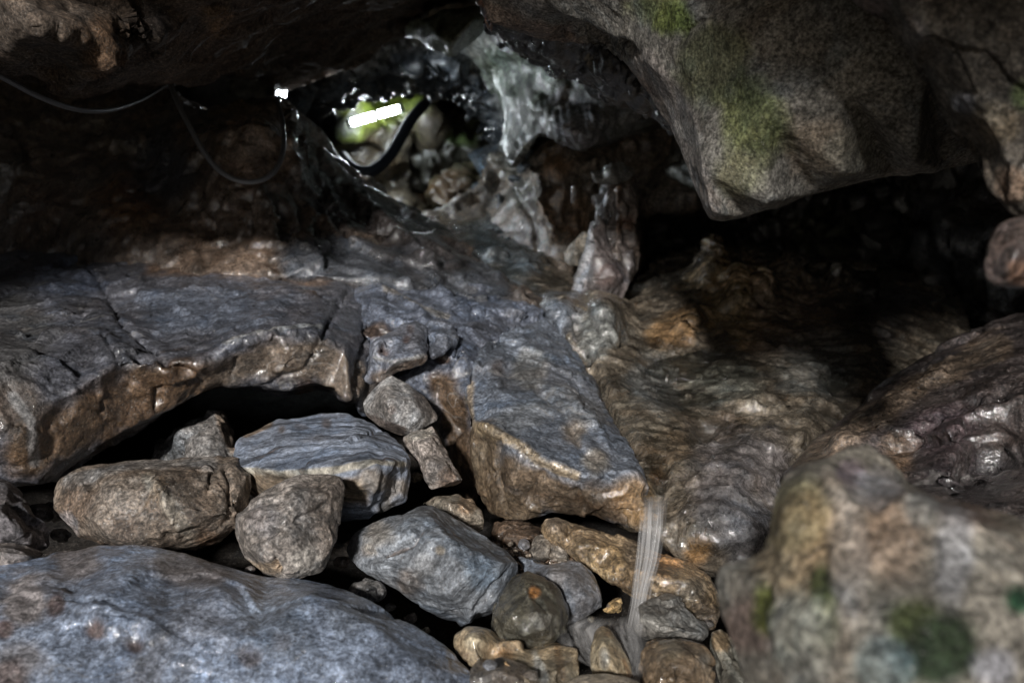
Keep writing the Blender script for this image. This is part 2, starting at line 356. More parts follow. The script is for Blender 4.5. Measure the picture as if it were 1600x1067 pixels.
wall('fluted_wall', [(690,60,4.3),(740,30,4.1),(860,30,3.9),(980,60,3.8),(1100,120,3.8),(1120,300,3.8),(1040,270,4.0),(1060,190,4.0),(1000,203,3.95),(950,218,3.85),(908,234,3.8),(880,222,3.85),(853,210,3.95),(838,215,4.0),(800,262,4.1),(782,230,4.3),(792,190,4.3),(778,150,4.3),(740,90,4.4)],
     [(850,100,3.95),(900,160,3.85),(950,170,3.75),(820,150,4.05),(1000,160,3.8),(880,200,3.72),(920,215,3.68)],
     thick=.5, k=1, vs=.011, sm=3, mat='damp', col=(.15,.155,.14), f1=3, a1=.03, f2=8, a2=.008, fct=(4,.04),
     blobs=[(800,110,60,(.12,.16,.11),.7),(880,140,50,(.15,.2,.15),.7),(900,190,60,(.24,.22,.24),.8),(960,190,50,(.24,.24,.24),.7),(1040,200,40,DBROWN,.7)],
     cracks=[([(x,158+(x-860)*.1),(x+6,190),(x+12,222)],3.6,.012) for x in (842,852,863,875,887,899,911,923)]+[([(930,165),(937,190),(930,214)],4,-.03),([(968,150),(972,180),(965,205)],4,-.03),([(760,75),(850,95),(960,140)],9,.02)], label='pale fluted rock wall right of the tunnel')
wall('lower_cave_wall', [(655,338,4.5),(700,320,4.5),(745,298,4.5),(775,270,4.5),(800,235,4.5),(850,205,4.4),(900,205,4.3),(960,225,4.3),(1040,180,4.4),(1100,220,4.4),(1090,330,4.6),(1010,340,4.6),(1000,480,4.3),(900,480,4.1),(800,430,4.1),(720,392,4.2)],
     [(850,250,4.2),(900,280,4.15),(800,320,4.3),(860,360,4.05),(920,340,4.1),(760,340,4.35),(950,300,4.2),(880,420,3.95)],
     thick=.7, k=1, vs=.012, sm=2, mat='damp', col=(.20,.16,.125), f1=3.5, a1=.03, f2=9, a2=.008, fct=(4,.05), stretch=(1,1,.5),
     blobs=[(870,260,40,(.32,.19,.10),.8),(880,330,50,(.3,.18,.1),.7),(800,250,40,(.17,.16,.13),.9),(820,300,35,(.1,.1,.08),.8),(900,280,30,(.17,.14,.11),.7)],
     cracks=[([(790,262),(830,258),(870,238),(885,222)],6,-.10),([(800,290),(835,350),(838,400)],3,-.03),([(880,250),(890,300),(885,350)],5,-.04),([(845,270),(850,330),(870,380)],5,.04),([(925,250),(920,300)],5,.05),([(700,330),(760,300),(775,260),(790,220)],5,.05)], label='brown rock wall behind the standing stones')

# ceiling on the left
wall('cave_ceiling', [(-120,-160,1.8),(-120,100,2.0),(0,112,2.1),(60,112,2.15),(110,138,2.3),(200,128,2.6),(262,134,2.8),(330,112,3.1),(400,118,3.6),(446,136,4.1),(500,120,4.1),(560,93,4.1),(634,56,4.0),(640,28,4.0),(700,8,3.9),(770,-10,3.6),(800,-160,2.2)],
     [(60,40,1.75),(150,70,1.85),(120,95,2.0),(200,60,2.0),(300,40,2.3),(380,60,2.8),(450,40,3.2),(500,80,3.6),(260,100,2.4),(560,40,3.5),(0,90,1.95)],
     thick=.8, k=1, vs=.010, sm=3, mat='moss', col=(.08,.058,.042), f1=4, a1=.03, f2=12, a2=.012, fct=(5,.06),
     blobs=[(60,40,120,(.10,.08,.064),.8),(160,60,50,(.14,.085,.05),.8),(330,60,90,(.09,.06,.04),.8),(340,30,30,(.18,.11,.06),.8),(240,30,40,BLACK,.6)],
     cracks=[([(85,130),(130,100),(200,78)],10,.03),([(205,20),(215,60),(230,100)],14,-.05)], label='dark cave ceiling at the upper left')
stone('rock_bulge', [(628,44,3.75),(640,32,3.75),(665,30,3.7),(690,16,3.65),(760,6,3.6),(768,30,3.6),(755,52,3.62),(735,72,3.65),(712,90,3.7),(700,92,3.7),(690,84,3.7),(672,78,3.72),(655,62,3.75),(632,58,3.78)],
      [(680,55,3.55),(705,70,3.52),(740,30,3.5)], thick=.4, vs=.009, mat='damp', col=(.15,.19,.15), f1=6, a1=.015, f2=14, a2=.006, fct=(0,0), blobs=[(720,40,40,(.11,.13,.10),.7)], cat='rock', label='smooth grey-green rock bulge hanging above the tunnel mouth')
# left wall with the draped flowstone
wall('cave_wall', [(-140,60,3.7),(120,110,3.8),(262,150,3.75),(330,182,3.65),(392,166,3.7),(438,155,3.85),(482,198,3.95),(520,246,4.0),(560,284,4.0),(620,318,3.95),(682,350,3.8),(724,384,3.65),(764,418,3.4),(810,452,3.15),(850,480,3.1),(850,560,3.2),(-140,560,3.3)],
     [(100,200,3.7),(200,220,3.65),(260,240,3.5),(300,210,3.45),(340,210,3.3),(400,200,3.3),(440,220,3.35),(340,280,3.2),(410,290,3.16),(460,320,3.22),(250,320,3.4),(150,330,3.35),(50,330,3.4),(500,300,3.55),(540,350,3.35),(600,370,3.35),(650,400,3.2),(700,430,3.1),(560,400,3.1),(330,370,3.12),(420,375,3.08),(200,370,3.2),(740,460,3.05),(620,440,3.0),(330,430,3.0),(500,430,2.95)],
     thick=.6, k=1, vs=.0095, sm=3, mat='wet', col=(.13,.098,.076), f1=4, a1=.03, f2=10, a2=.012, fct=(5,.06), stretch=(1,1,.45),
     blobs=[(400,230,75,(.32,.235,.18),1),(200,320,60,(.17,.095,.05),.9),(330,385,110,(.15,.105,.075),.8,2),(255,260,60,(.10,.11,.14),.7),(60,340,60,(.11,.07,.05),.7),([(480,400),(640,430),(760,450)],50,(.075,.085,.10),.9),([(500,290),(600,350),(700,400)],40,(.05,.045,.045),.9)],  # pale hump blob makes up for missing light on the flowstone
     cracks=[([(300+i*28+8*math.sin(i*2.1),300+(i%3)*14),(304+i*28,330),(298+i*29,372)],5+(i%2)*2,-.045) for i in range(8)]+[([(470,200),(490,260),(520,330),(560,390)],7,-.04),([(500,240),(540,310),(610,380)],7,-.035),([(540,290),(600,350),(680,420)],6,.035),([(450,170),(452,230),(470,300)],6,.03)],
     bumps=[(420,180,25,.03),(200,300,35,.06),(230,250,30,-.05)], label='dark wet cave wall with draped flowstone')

# left ledge
stone('rock_ledge', [(-160,400,3.4),(60,376,3.5),(250,372,3.5),(420,385,3.4),(520,425,3.15),(552,450,3.0),(578,500,2.75),(580,545,2.6),(572,600,2.5),(556,628,2.42),(538,624,2.4),(520,608,2.42),(498,603,2.42),(440,610,2.42),(400,601,2.42),(345,597,2.4),(322,604,2.38),(260,640,2.32),(200,675,2.25),(140,710,2.2),(84,745,2.15),(40,750,2.1),(-160,740,2.0)],
     [(0,470,2.75),(150,460,2.85),(300,450,2.85),(430,450,2.85),(500,470,2.75),(520,500,2.6),(505,515,2.42),(430,522,2.36),(360,540,2.32),(320,566,2.3),(310,590,2.33),(260,570,2.25),(190,563,2.2),(165,520,2.35),(60,560,2.15),(0,570,2.05),(100,620,2.1),(200,600,2.25),(30,680,2.03),(250,520,2.5),(350,490,2.6),(460,560,2.34),(540,540,2.42),(545,600,2.4),(-100,600,1.95)],
     thick=1.2, k=.97, vs=.0062, sm=3, mat='slate', col=(.095,.097,.112), f1=4, a1=.016, f2=14, a2=.007, fct=(6,.035), cat='rock ledge',
     blobs=[([(330,590),(400,565),(500,560),(550,590)],38,(.13,.10,.075),1),([(60,700),(180,640),(290,600)],60,(.11,.07,.042),1),(20,640,60,(.1,.075,.055),.8),([(250,405),(420,415),(500,425)],32,(.17,.11,.075),.95),(420,440,34,(.16,.11,.075),.9),(100,420,60,(.07,.085,.12),.7),
            ([(350,536),(430,518),(500,512)],5,PALE,.7),([(20,620),(50,660),(55,720)],10,(.34,.34,.34),.6),(480,615,20,ORANGE,.3),([(260,480),(420,470)],50,(.13,.15,.19),.7),(0,520,90,(.12,.115,.11),.7)],
     cracks=[([(132,405),(150,430),(172,470),(190,505),(240,550),(280,575),(320,592)],3.5,-.022),([(160,515),(175,545),(188,565)],4,-.03),([(188,566),(230,562),(300,585)],6,-.04),([(548,448),(530,476),(510,515),(494,548),(478,575)],5,-.06),([(475,578),(440,590),(423,598)],3,-.02),([(570,470),(572,520),(560,580),(556,620)],5,-.06),([(355,540),(430,522),(500,514)],6,.014),([(70,540),(120,500),(140,480)],4,-.01),([(370,560),(362,592)],4,-.015),([(400,600),(440,575),(470,540)],4,.012)],
     label='broad blue-grey rock ledge with a long thin crack, above the dark hollow on the left')
# jointed blocks between the ledge and the big central block
stone('jointed_rock', [(500,425,3.25),(560,425,3.2),(640,430,3.2),(720,440,3.2),(800,462,3.15),(862,488,3.1),(850,520,2.95),(790,520,2.85),(765,545,2.68),(742,590,2.5),(738,660,2.45),(745,770,2.4),(738,790,2.5),(715,745,2.55),(695,690,2.55),(660,640,2.55),(600,640,2.55),(562,650,2.5),(556,620,2.5),(570,560,2.55),(572,500,2.7),(548,455,3.0)],
     [(620,460,2.95),(700,480,2.9),(760,500,2.85),(585,480,2.75),(640,500,2.68),(600,530,2.62),(700,520,2.66),(720,570,2.5),(690,590,2.5),(735,620,2.44),(715,680,2.52),(590,600,2.55),(800,490,2.95)],
     thick=.5, k=.95, vs=.0065, sm=2, mat='slate', col=(.115,.13,.165), f1=5, a1=.014, f2=14, a2=.008, fct=(7,.05), cat='rock ledge',
     blobs=[([(690,600),(715,680),(735,760)],36,(.10,.065,.04),1),([(575,520),(640,512),(690,560)],14,(.10,.065,.045),.9),(600,620,40,DBROWN,.9),([(600,455),(670,485),(700,495)],4,(.3,.28,.25),.7),(735,625,12,(.34,.28,.2),.7)],
     cracks=[([(700,570),(715,545),(712,525)],6,-.05),([(782,526),(762,548),(745,580),(738,610)],5,-.06),([(575,455),(574,520),(560,600)],5,-.05),([(570,440),(640,475),(672,497)],4,.014),([(585,520),(620,505),(665,500)],6,-.03),([(800,470),(840,495),(800,500)],4,-.02),([(665,430),(700,470),(780,500)],9,.02)],
     label='cracked slope of blue-grey jointed rock between the left ledge and the big central block')
stone('rock_block', [(582,538,2.5),(598,524,2.52),(628,508,2.58),(650,503,2.6),(668,512,2.6),(674,535,2.52),(668,560,2.46),(655,570,2.44),(620,580,2.42),(588,598,2.42),(574,592,2.45),(578,560,2.47)],
     [(590,545,2.42),(622,562,2.38),(655,558,2.4),(630,530,2.45),(655,515,2.5),(600,585,2.38)], thick=.22, vs=.0055, mat='slate', col=(.17,.18,.21), a1=.006, a2=.006, fct=(9,.05),
     blobs=[([(590,590),(630,575),(668,565)],14,BROWN,.9),(600,548,10,(.12,.07,.05),.8),(634,528,9,(.13,.08,.06),.7),(642,514,8,(.1,.07,.06),.6),([(585,560),(620,566),(660,556)],4,PALE,.7)],
     bumps=[(602,548,9,-.012),(634,527,8,-.01)], cat='rock block', label='small pitted blue-grey block jutting over the pale rounded stone')
stone('rock_block', [(668,506,2.64),(690,498,2.68),(714,518,2.62),(708,540,2.55),(694,552,2.5),(675,566,2.46),(666,560,2.48),(668,530,2.56)],
     [(690,520,2.56),(676,555,2.43),(700,530,2.53)], thick=.2, vs=.0055, mat='slate', col=(.16,.175,.21), a1=.006, a2=.006, fct=(9,.05), cat='rock block', label='narrow blue-grey block wedged between two cracks, right of the pitted block')

# stream bed behind the fall
wall('streambed', [(640,346,4.6),(700,326,4.7),(760,330,4.6),(820,380,4.2),(900,430,4.0),(985,455,3.9),(1030,400,4.4),(1120,380,4.6),(1250,400,4.6),(1380,410,4.4),(1500,460,4.0),(1520,540,3.5),(1440,610,3.0),(1330,680,2.6),(1270,740,2.4),(1240,800,2.2),(1225,850,2.12),(1190,900,2.05),(1130,893,2.05),(1090,880,2.05),(1060,862,2.04),(1035,840,2.05),(1008,824,2.05),(985,822,2.1),(960,800,2.2),(950,740,2.35),(930,640,2.6),(880,560,2.9),(830,500,3.15),(780,460,3.4),(730,410,3.8)],
     [(770,375,4.1),(820,420,3.7),(860,460,3.45),(850,500,3.12),(890,480,3.1),(890,530,2.95),(920,490,3.15),(945,480,3.05),(950,550,2.88),(930,590,2.72),(1000,500,3.35),(1060,480,3.5),(1090,530,3.2),(1150,480,3.5),(1160,560,3.0),(1200,610,2.75),(1280,560,3.05),(1340,520,3.3),(1350,580,2.95),(1100,620,2.72),(1020,600,2.75),(980,630,2.6),(1000,680,2.35),(1060,660,2.48),(1120,680,2.4),(1180,700,2.3),(1100,730,2.22),(1040,740,2.18),(990,730,2.2),(1000,780,2.1),(1040,780,2.14),(1060,800,2.06),(1130,780,2.05),(1180,830,2.02),(1100,840,2.0),(1260,680,2.4)],
     thick=.6, k=.97, vs=.0075, sm=2, mat='flow', col=(.145,.12,.09), f1=5, a1=.016, f2=14, a2=.006, fct=(7,.03), rid=(8, .013), stretch=(.75,1.3,1.3),
     blobs=[(790,385,70,(.15,.18,.2),.9),(860,500,50,(.15,.17,.20),.95),(940,520,40,(.18,.185,.175),.9),(1050,520,50,(.27,.165,.08),.9,1.6),(1150,470,80,(.48,.33,.17),.85),(1240,500,80,(.42,.31,.22),.85),(1280,570,90,(.17,.17,.155),.8,1.5),(1130,600,80,(.12,.12,.1),.8,2),(1150,740,100,(.14,.125,.12),.95),(1160,810,70,(.17,.165,.17),.9),(1090,860,30,(.3,.17,.07),.9),(1000,780,40,(.28,.18,.09),.9),(1040,700,50,(.135,.10,.065),.9),(1000,640,60,(.13,.115,.09),.8),(1380,480,60,BLACK,.8),(1030,740,25,(.1,.05,.02),.8),(1020,595,50,(.17,.17,.16),.8)],  # paler basin blobs stand in for light blocked by the overhang
     cracks=[([(830,505),(900,540),(935,590),(960,680)],8,-.05),([(895,480),(905,520),(930,560)],8,-.05),([(880,400),(830,410),(760,390)],9,.02),([(1065,690),(1150,645),(1250,625)],9,-.015),([(1020,700),(1040,740),(1030,770),(1025,800)],12,-.02),([(990,760),(980,800)],8,.03),([(1200,440),(1290,450),(1400,460)],7,-.03),([(1240,650),(1130,715),(1080,760)],8,.01)],
     bumps=[(868,490,26,.04),(940,490,18,.03),(955,530,24,.01),(1080,500,26,.06),(1150,455,22,.1),(1190,455,18,.09),(1110,420,22,.14),(1230,430,24,.1),(1310,440,20,.08),(1060,590,40,-.03),(1100,670,20,-.03)],
     label='wavy wet brown and grey stream bed')
wall('back_wall', [(960,230,5.0),(1100,200,5.2),(1300,200,5.2),(1600,180,4.6),(1760,200,4.0),(1760,520,3.6),(1500,560,4.2),(1300,480,4.8),(1150,470,5.0),(980,480,5.0)],
     [(1100,350,5.6),(1300,330,5.6),(1450,400,4.2),(1380,450,4.4),(1520,380,4.0),(1250,420,5.0),(1600,400,3.7)],
     thick=.5, k=1, vs=.018, sm=2, mat='wet', col=(.05,.045,.04), f1=3, a1=.08, f2=8, a2=.05, fct=(4,.2), stretch=(1,1,.6), blobs=[(1480,380,80,(.045,.05,.06),.9),(1280,370,60,(.09,.09,.04),.6)], label='black wet wall at the back of the basin')

# big central block
stone('central_block', [(758,535,2.68),(800,515,2.85),(850,500,2.95),(892,535,2.85),(925,590,2.66),(952,645,2.42),(975,690,2.26),(1003,735,2.13),(1012,765,2.1),(1008,805,2.1),(985,822,2.12),(930,806,2.14),(870,800,2.16),(820,812,2.17),(790,813,2.2),(765,805,2.24),(752,775,2.26),(742,735,2.28),(735,690,2.27),(738,655,2.3),(730,610,2.42),(738,575,2.52)],
     [(748,662,2.16),(782,676,2.12),(820,700,2.07),(860,722,2.05),(905,742,2.03),(950,748,2.05),(985,745,2.07),(850,590,2.48),(900,650,2.3),(820,555,2.66),(930,700,2.14),(800,620,2.34),(860,660,2.24),(768,590,2.46),(900,690,2.15),(800,750,2.1),(870,770,2.09),(940,780,2.08),(780,790,2.17),(975,770,2.07),(742,665,2.2)],
     thick=.45, k=.85, vs=.0052, sm=2, mat='slate', col=(.17,.19,.225), f1=5, a1=.012, f2=16, a2=.006, fct=(7,.03), cat='rock block',
     blobs=[([(745,690),(760,780),(820,800)],42,(.135,.10,.065),1),([(800,740),(900,785),(990,790)],38,(.15,.11,.075),1),([(745,665),(800,690),(850,725),(900,745)],9,(.34,.26,.16),.8),(985,770,34,(.26,.17,.09),.9),([(735,600),(735,660)],8,(.36,.28,.19),.8),(895,670,26,(.27,.2,.12),.6),(930,720,26,(.26,.22,.16),.6),(830,575,30,(.26,.25,.22),.5),([(800,660),(880,620),(930,650)],26,(.22,.23,.24),.6),(780,570,14,(.09,.07,.06),.6)],
     cracks=[([(742,655),(775,640),(790,625)],3,-.014),([(780,530),(762,550),(742,590)],4,-.03),([(800,530),(860,560),(920,600)],8,.012),([(830,600),(880,640),(905,690),(935,720)],6,-.012),([(870,600),(920,650),(950,700)],7,.014),([(780,680),(775,740),(790,800)],4,-.012),([(850,735),(820,790)],5,-.012),([(900,760),(915,800)],5,-.014),([(745,662),(800,690),(860,725),(930,745)],7,.008)],
     bumps=[(790,575,14,-.01)], label='big block with a smooth blue-grey top and a rough brown front in the middle')

# right slab and near masses
wall('right_slab', [(1225,740,2.15),(1270,690,2.3),(1330,640,2.5),(1400,590,2.7),(1470,545,2.85),(1560,500,2.9),(1700,470,2.8),(1760,700,1.9),(1760,1000,1.5),(1400,900,1.8),(1280,860,1.95)],
     [(1340,690,2.1),(1400,640,2.25),(1480,590,2.4),(1560,550,2.45),(1420,720,2.0),(1500,650,2.1),(1600,620,2.05),(1540,730,2.1),(1600,720,2.0),(1480,770,1.75),(1600,800,1.6),(1380,760,1.85),(1320,740,1.95)],
     thick=.6, k=.95, vs=.008, sm=2, mat='damp', col=(.07,.056,.052), f1=4, a1=.02, f2=12, a2=.006, fct=(6,.035), stretch=(.6,.9,1.5),
     blobs=[([(1260,720),(1340,670),(1440,600),(1560,540)],26,(.19,.14,.10),.9),(1480,680,80,(.08,.055,.06),.7),(1400,710,40,(.19,.12,.07),.7),(1540,740,60,BLACK,.6)],  # black blob paints the shade inside the deep hollow
     cracks=[([(1300,700),(1380,640),(1500,560)],9,.02),([(1400,700),(1480,640),(1600,600)],8,-.03),([(1480,760),(1560,715),(1640,700)],16,-.03),([(1300,720),(1400,690),(1600,680)],9,-.03)], label='dark slab rising to the right')
stone('mossy_boulder', [(1112,905,0.998),(1120,880,0.998),(1150,873,0.998),(1185,868,0.998),(1205,830,1.006),(1215,780,1.015),(1228,745,1.032),(1252,722,1.049),(1290,712,1.066),(1325,685,1.092),(1358,683,1.101),(1392,715,1.101),(1420,750,1.092),(1470,772,1.075),(1540,790,1.032),(1620,810,0.989),(1740,830,0.946),(1760,1200,0.774),(1400,1220,0.791),(1230,1150,0.860),(1170,1080,0.929),(1135,990,0.980),(1118,945,0.998)],
     [(1262,735,0.989),(1300,760,0.946),(1345,805,0.903),(1385,808,0.894),(1420,780,0.929),(1350,745,1.015),(1380,740,1.032),(1480,810,0.886),(1560,850,0.860),(1640,900,0.843),(1230,800,0.946),(1220,880,0.912),(1160,900,0.946),(1200,1000,0.877),(1260,1000,0.826),(1400,950,0.817),(1500,1050,0.774),(1300,1100,0.800),(1180,1010,0.912),(1300,880,0.877)],
     thick=.22, k=.65, vs=.0034, sm=3, mat='moss', col=(.19,.172,.142), f1=6, a1=.010, f2=20, a2=.003, fct=(5,.012), cat='boulder',
     blobs=[(1235,800,50,(.30,.28,.17),.8),(1250,850,70,(.30,.22,.12),.6),(1330,740,26,(.20,.16,.17),.9),(1375,770,40,(.36,.34,.34),.7),([(1290,735),(1320,790),(1370,812),(1420,785),(1500,815),(1580,860)],8,(.40,.35,.29),.8),(1520,760,90,(.15,.11,.09),.9),(1170,980,50,(.17,.12,.10),.8),
            (1188,955,20,(.075,.085,.02),.95,.5),(1285,930,18,(.035,.05,.015),.9,.4),(1295,975,16,(.08,.09,.03),.8,.4),(1430,975,50,(.055,.065,.02),.95),(1480,1010,80,(.02,.03,.015),1),(1590,940,40,(.02,.06,.03),1),(1380,1040,50,(.10,.13,.13),.7),(1560,1040,50,(.3,.3,.33),.7),(1400,850,70,(.24,.17,.12),.6),(1330,870,30,(.33,.30,.27),.6,.3),(1490,870,40,(.26,.26,.27),.7,.4),(1250,1000,60,(.29,.29,.24),.7),(1260,1050,40,(.18,.18,.16),.8),(1440,800,30,(.2,.22,.22),.6)],
     cracks=[([(1290,735),(1320,790),(1370,812),(1420,785),(1500,815),(1590,870)],11,.007),([(1310,850),(1300,950),(1310,1060)],10,.006),([(1200,890),(1180,950),(1200,1040)],12,-.008)], label='big mossy boulder with green patches in the near right corner')
stone('blue_boulder', [(-140,900,1.75),(-40,885,1.78),(40,876,1.8),(100,862,1.82),(150,855,1.82),(220,857,1.82),(290,866,1.81),(360,885,1.8),(420,900,1.79),(470,906,1.78),(510,912,1.76),(545,925,1.73),(600,955,1.70),(650,985,1.66),(700,1020,1.62),(745,1060,1.58),(770,1130,1.55),(500,1260,1.33),(-140,1260,1.25)],
     [(60,905,1.66),(200,895,1.66),(350,920,1.63),(480,935,1.62),(580,985,1.57),(660,1040,1.52),(0,950,1.56),(100,970,1.54),(250,970,1.53),(400,1000,1.51),(530,1040,1.49),(200,1060,1.455),(0,1050,1.44),(380,1100,1.43),(600,1100,1.46)],
     thick=.3, k=.9, vs=.0042, sm=6, mat='slate', col=(.24,.285,.37), f1=4, a1=.014, f2=14, a2=.003, fct=(4,.010), cat='boulder',
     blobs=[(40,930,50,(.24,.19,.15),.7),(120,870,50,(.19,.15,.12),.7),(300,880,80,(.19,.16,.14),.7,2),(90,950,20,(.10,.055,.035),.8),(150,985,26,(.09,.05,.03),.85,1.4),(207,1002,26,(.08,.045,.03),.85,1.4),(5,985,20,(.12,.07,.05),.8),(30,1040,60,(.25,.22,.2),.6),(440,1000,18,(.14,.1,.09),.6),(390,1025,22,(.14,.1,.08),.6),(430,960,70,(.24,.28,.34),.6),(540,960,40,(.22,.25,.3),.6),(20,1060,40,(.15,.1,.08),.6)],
     cracks=[([(150,945),(230,965),(330,1000)],9,-.004),([(0,920),(80,935),(130,960),(200,975),(260,985)],18,.012)],
     bumps=[(152,985,20,-.012),(206,998,22,-.018),(40,935,30,-.01),(165,950,40,.012)], label='large smooth blue-grey boulder with two dark hollows, filling the near left corner')

# overhanging rocks at the upper right
stone('overhanging_rock', [(735,-140,2.1),(748,-10,2.22),(764,32,2.25),(800,38,2.25),(850,44,2.22),(905,44,2.2),(945,66,2.15),(985,104,2.08),(1015,145,2.03),(1042,190,1.98),(1064,245,1.92),(1082,295,1.88),(1106,347,1.83),(1125,349,1.8),(1165,343,1.78),(1215,326,1.76),(1268,303,1.75),(1330,284,1.76),(1400,268,1.78),(1470,268,1.8),(1540,250,1.8),(1640,200,1.8),(1640,-180,1.6)],
     [(860,10,2.1),(940,50,2.02),(1000,80,1.9),(1060,140,1.79),(1086,200,1.72),(1098,270,1.69),(1112,332,1.67),(1200,312,1.64),(1320,270,1.61),(1430,250,1.59),(1200,180,1.58),(1320,140,1.54),(1450,120,1.5),(1150,60,1.63),(1050,0,1.78),(1300,0,1.52),(1500,0,1.42)],
     thick=.35, k=.78, vs=.0058, sm=3, mat='moss', col=(.185,.175,.155), f1=5, a1=.007, f2=16, a2=.004, fct=(4,.012), cat='rock',
     blobs=[(1050,30,40,(.14,.19,.03),.8),(1030,10,50,(.17,.2,.07),.7),(1100,100,70,(.14,.15,.075),.7),(1180,200,70,(.19,.21,.085),.85),(1160,270,50,(.20,.20,.12),.7),(1280,230,70,(.26,.20,.14),.6),(1330,240,50,(.24,.24,.2),.5),([(1010,100),(1060,190),(1085,290),(1110,345)],30,(.33,.295,.27),.85),([(1065,200),(1090,220)],14,PALE,.6),([(760,20),(880,60),(1000,140)],20,(.26,.19,.15),.7),(820,10,40,(.18,.17,.16),.7)],  # pale strip down the left edge paints the light falling there
     cracks=[([(1060,60),(1090,30),(1110,10)],6,-.02),([(860,60),(900,45),(950,70),(1000,80)],10,-.03)], label='huge overhanging rock with an olive-green mossy face, pointing down at the upper right')
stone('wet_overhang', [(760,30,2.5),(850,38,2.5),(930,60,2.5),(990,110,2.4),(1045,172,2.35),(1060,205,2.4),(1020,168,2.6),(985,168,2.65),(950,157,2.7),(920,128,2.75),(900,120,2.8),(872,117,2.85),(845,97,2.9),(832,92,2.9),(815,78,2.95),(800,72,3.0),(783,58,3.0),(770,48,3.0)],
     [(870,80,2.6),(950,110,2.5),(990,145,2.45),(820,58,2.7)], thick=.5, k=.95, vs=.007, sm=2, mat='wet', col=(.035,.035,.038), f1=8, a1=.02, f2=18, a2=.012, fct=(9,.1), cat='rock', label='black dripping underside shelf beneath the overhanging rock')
stone('hanging_spur', [(746,-40,2.6),(770,-30,2.6),(785,10,2.6),(782,30,2.6),(768,55,2.62),(764,52,2.62),(755,20,2.62)], [(768,20,2.52)], thick=.15, vs=.006, mat='damp', col=(.25,.13,.08), a1=.01, a2=.006, fct=(12,.08), blobs=[(752,20,10,(.3,.3,.32),.8)], cat='rock', label='thin rusty rock spur hanging left of the overhanging rock')
stone('hanging_rock', [(1290,-160,1.28),(1312,-15,1.30),(1350,12,1.31),(1385,28,1.31),(1400,60,1.31),(1425,78,1.31),(1448,110,1.31),(1462,150,1.31),(1490,200,1.31),(1530,235,1.30),(1545,290,1.29),(1580,335,1.28),(1640,345,1.28),(1760,300,1.23),(1760,-160,1.13)],
     [(1400,0,1.23),(1480,80,1.22),(1520,160,1.23),(1560,230,1.23),(1600,300,1.23),(1600,100,1.16),(1500,-50,1.16)],
     thick=.35, k=.85, vs=.0036, sm=5, mat='moss', col=(.08,.07,.058), f1=6, a1=.012, f2=18, a2=.004, fct=(6,.03), cat='rock',
     blobs=[(1360,5,34,(.2,.16,.155),.8),(1425,50,30,(.2,.18,.17),.6),(1560,190,36,(.20,.16,.11),.8),(1600,150,26,(.11,.15,.06),.7),(1580,290,30,(.2,.14,.1),.8),(1505,160,20,(.24,.24,.26),.6)], label='blurred grey-brown rock hanging down in the top right corner')  # dark base and paler blobs put shade and lit parts into the colour
stone('hanging_rock', [(1545,380,1.15),(1562,352,1.15),(1600,340,1.15),(1680,330,1.15),(1680,440,1.15),(1600,448,1.15),(1565,447,1.15),(1545,435,1.15)], [(1590,390,1.09),(1575,425,1.1)], thick=.12, vs=.004, sm=4, mat='damp', col=(.14,.10,.085), a1=.006, a2=.003, fct=(6,.03), blobs=[(1590,425,24,(.25,.14,.09),.9)], cat='rock', label='small rounded rock end poking in at the right edge, below the hanging corner rock')

# standing stones
stone('standing_stone', [(905,470,3.5),(898,460,3.5),(905,415,3.5),(915,380,3.5),(922,345,3.5),(935,330,3.5),(945,340,3.5),(948,380,3.5),(970,400,3.48),(988,390,3.48),(985,440,3.45),(975,470,3.45),(940,476,3.42)],
     [(925,440,3.36),(930,390,3.4),(960,430,3.36),(925,360,3.44)], thick=.2, vs=.007, mat='wet', col=(.13,.11,.105), a1=.012, f2=20, a2=.01, fct=(10,.07), stretch=(1,1,.5), cat='rock', blobs=[([(925,335),(915,390),(900,460)],8,(.34,.35,.37),.8),(950,430,25,(.13,.09,.08),.8)],
     cracks=[([(930,340),(920,400),(910,460)],4,-.02)], label='leaning wet grey stone at the foot of the standing pillar')
stone('standing_stone', [(932,345,3.62),(936,290,3.62),(945,276,3.62),(975,268,3.62),(990,275,3.62),(992,330,3.6),(992,380,3.58),(988,440,3.55),(960,440,3.55),(940,400,3.58)],
     [(965,300,3.48),(965,350,3.45),(960,400,3.46),(978,330,3.48)], thick=.22, vs=.007, mat='wet', col=(.17,.135,.115), a1=.012, f2=20, a2=.012, fct=(11,.14), stretch=(1,1,.45), cat='rock', blobs=[([(940,280),(938,340)],10,(.32,.33,.35),.7),([(965,280),(968,360)],6,(.25,.15,.09),.7),(980,350,14,(.2,.1,.06),.7)],
     cracks=[([(958,285),(955,340),(960,400)],4,-.03),([(978,280),(976,380)],3,-.02)], label='tall dark wet pillar of rock with streaks, under the flat cap stone')
stone('cap_stone', [(922,268,3.6),(938,264,3.6),(950,258,3.6),(975,258,3.6),(990,264,3.6),(988,276,3.58),(965,286,3.56),(945,284,3.56),(930,284,3.56)], [(955,270,3.48)], thick=.16, vs=.006, mat='wet', col=(.24,.23,.21), a1=.008, a2=.006, fct=(12,.1), cat='stone', label='flat pale cap stone balanced on the pillar')
stone('stone', [(878,400,3.72),(888,382,3.72),(900,375,3.72),(914,362,3.72),(922,368,3.7),(914,395,3.66),(905,418,3.62),(888,418,3.64),(880,412,3.66)], [(900,395,3.6)], thick=.1, vs=.006, mat='damp', col=(.36,.32,.26), a1=.008, a2=.003, fct=(8,.05), cat='stone', label='pale tan stone leaning against the left foot of the pillar')
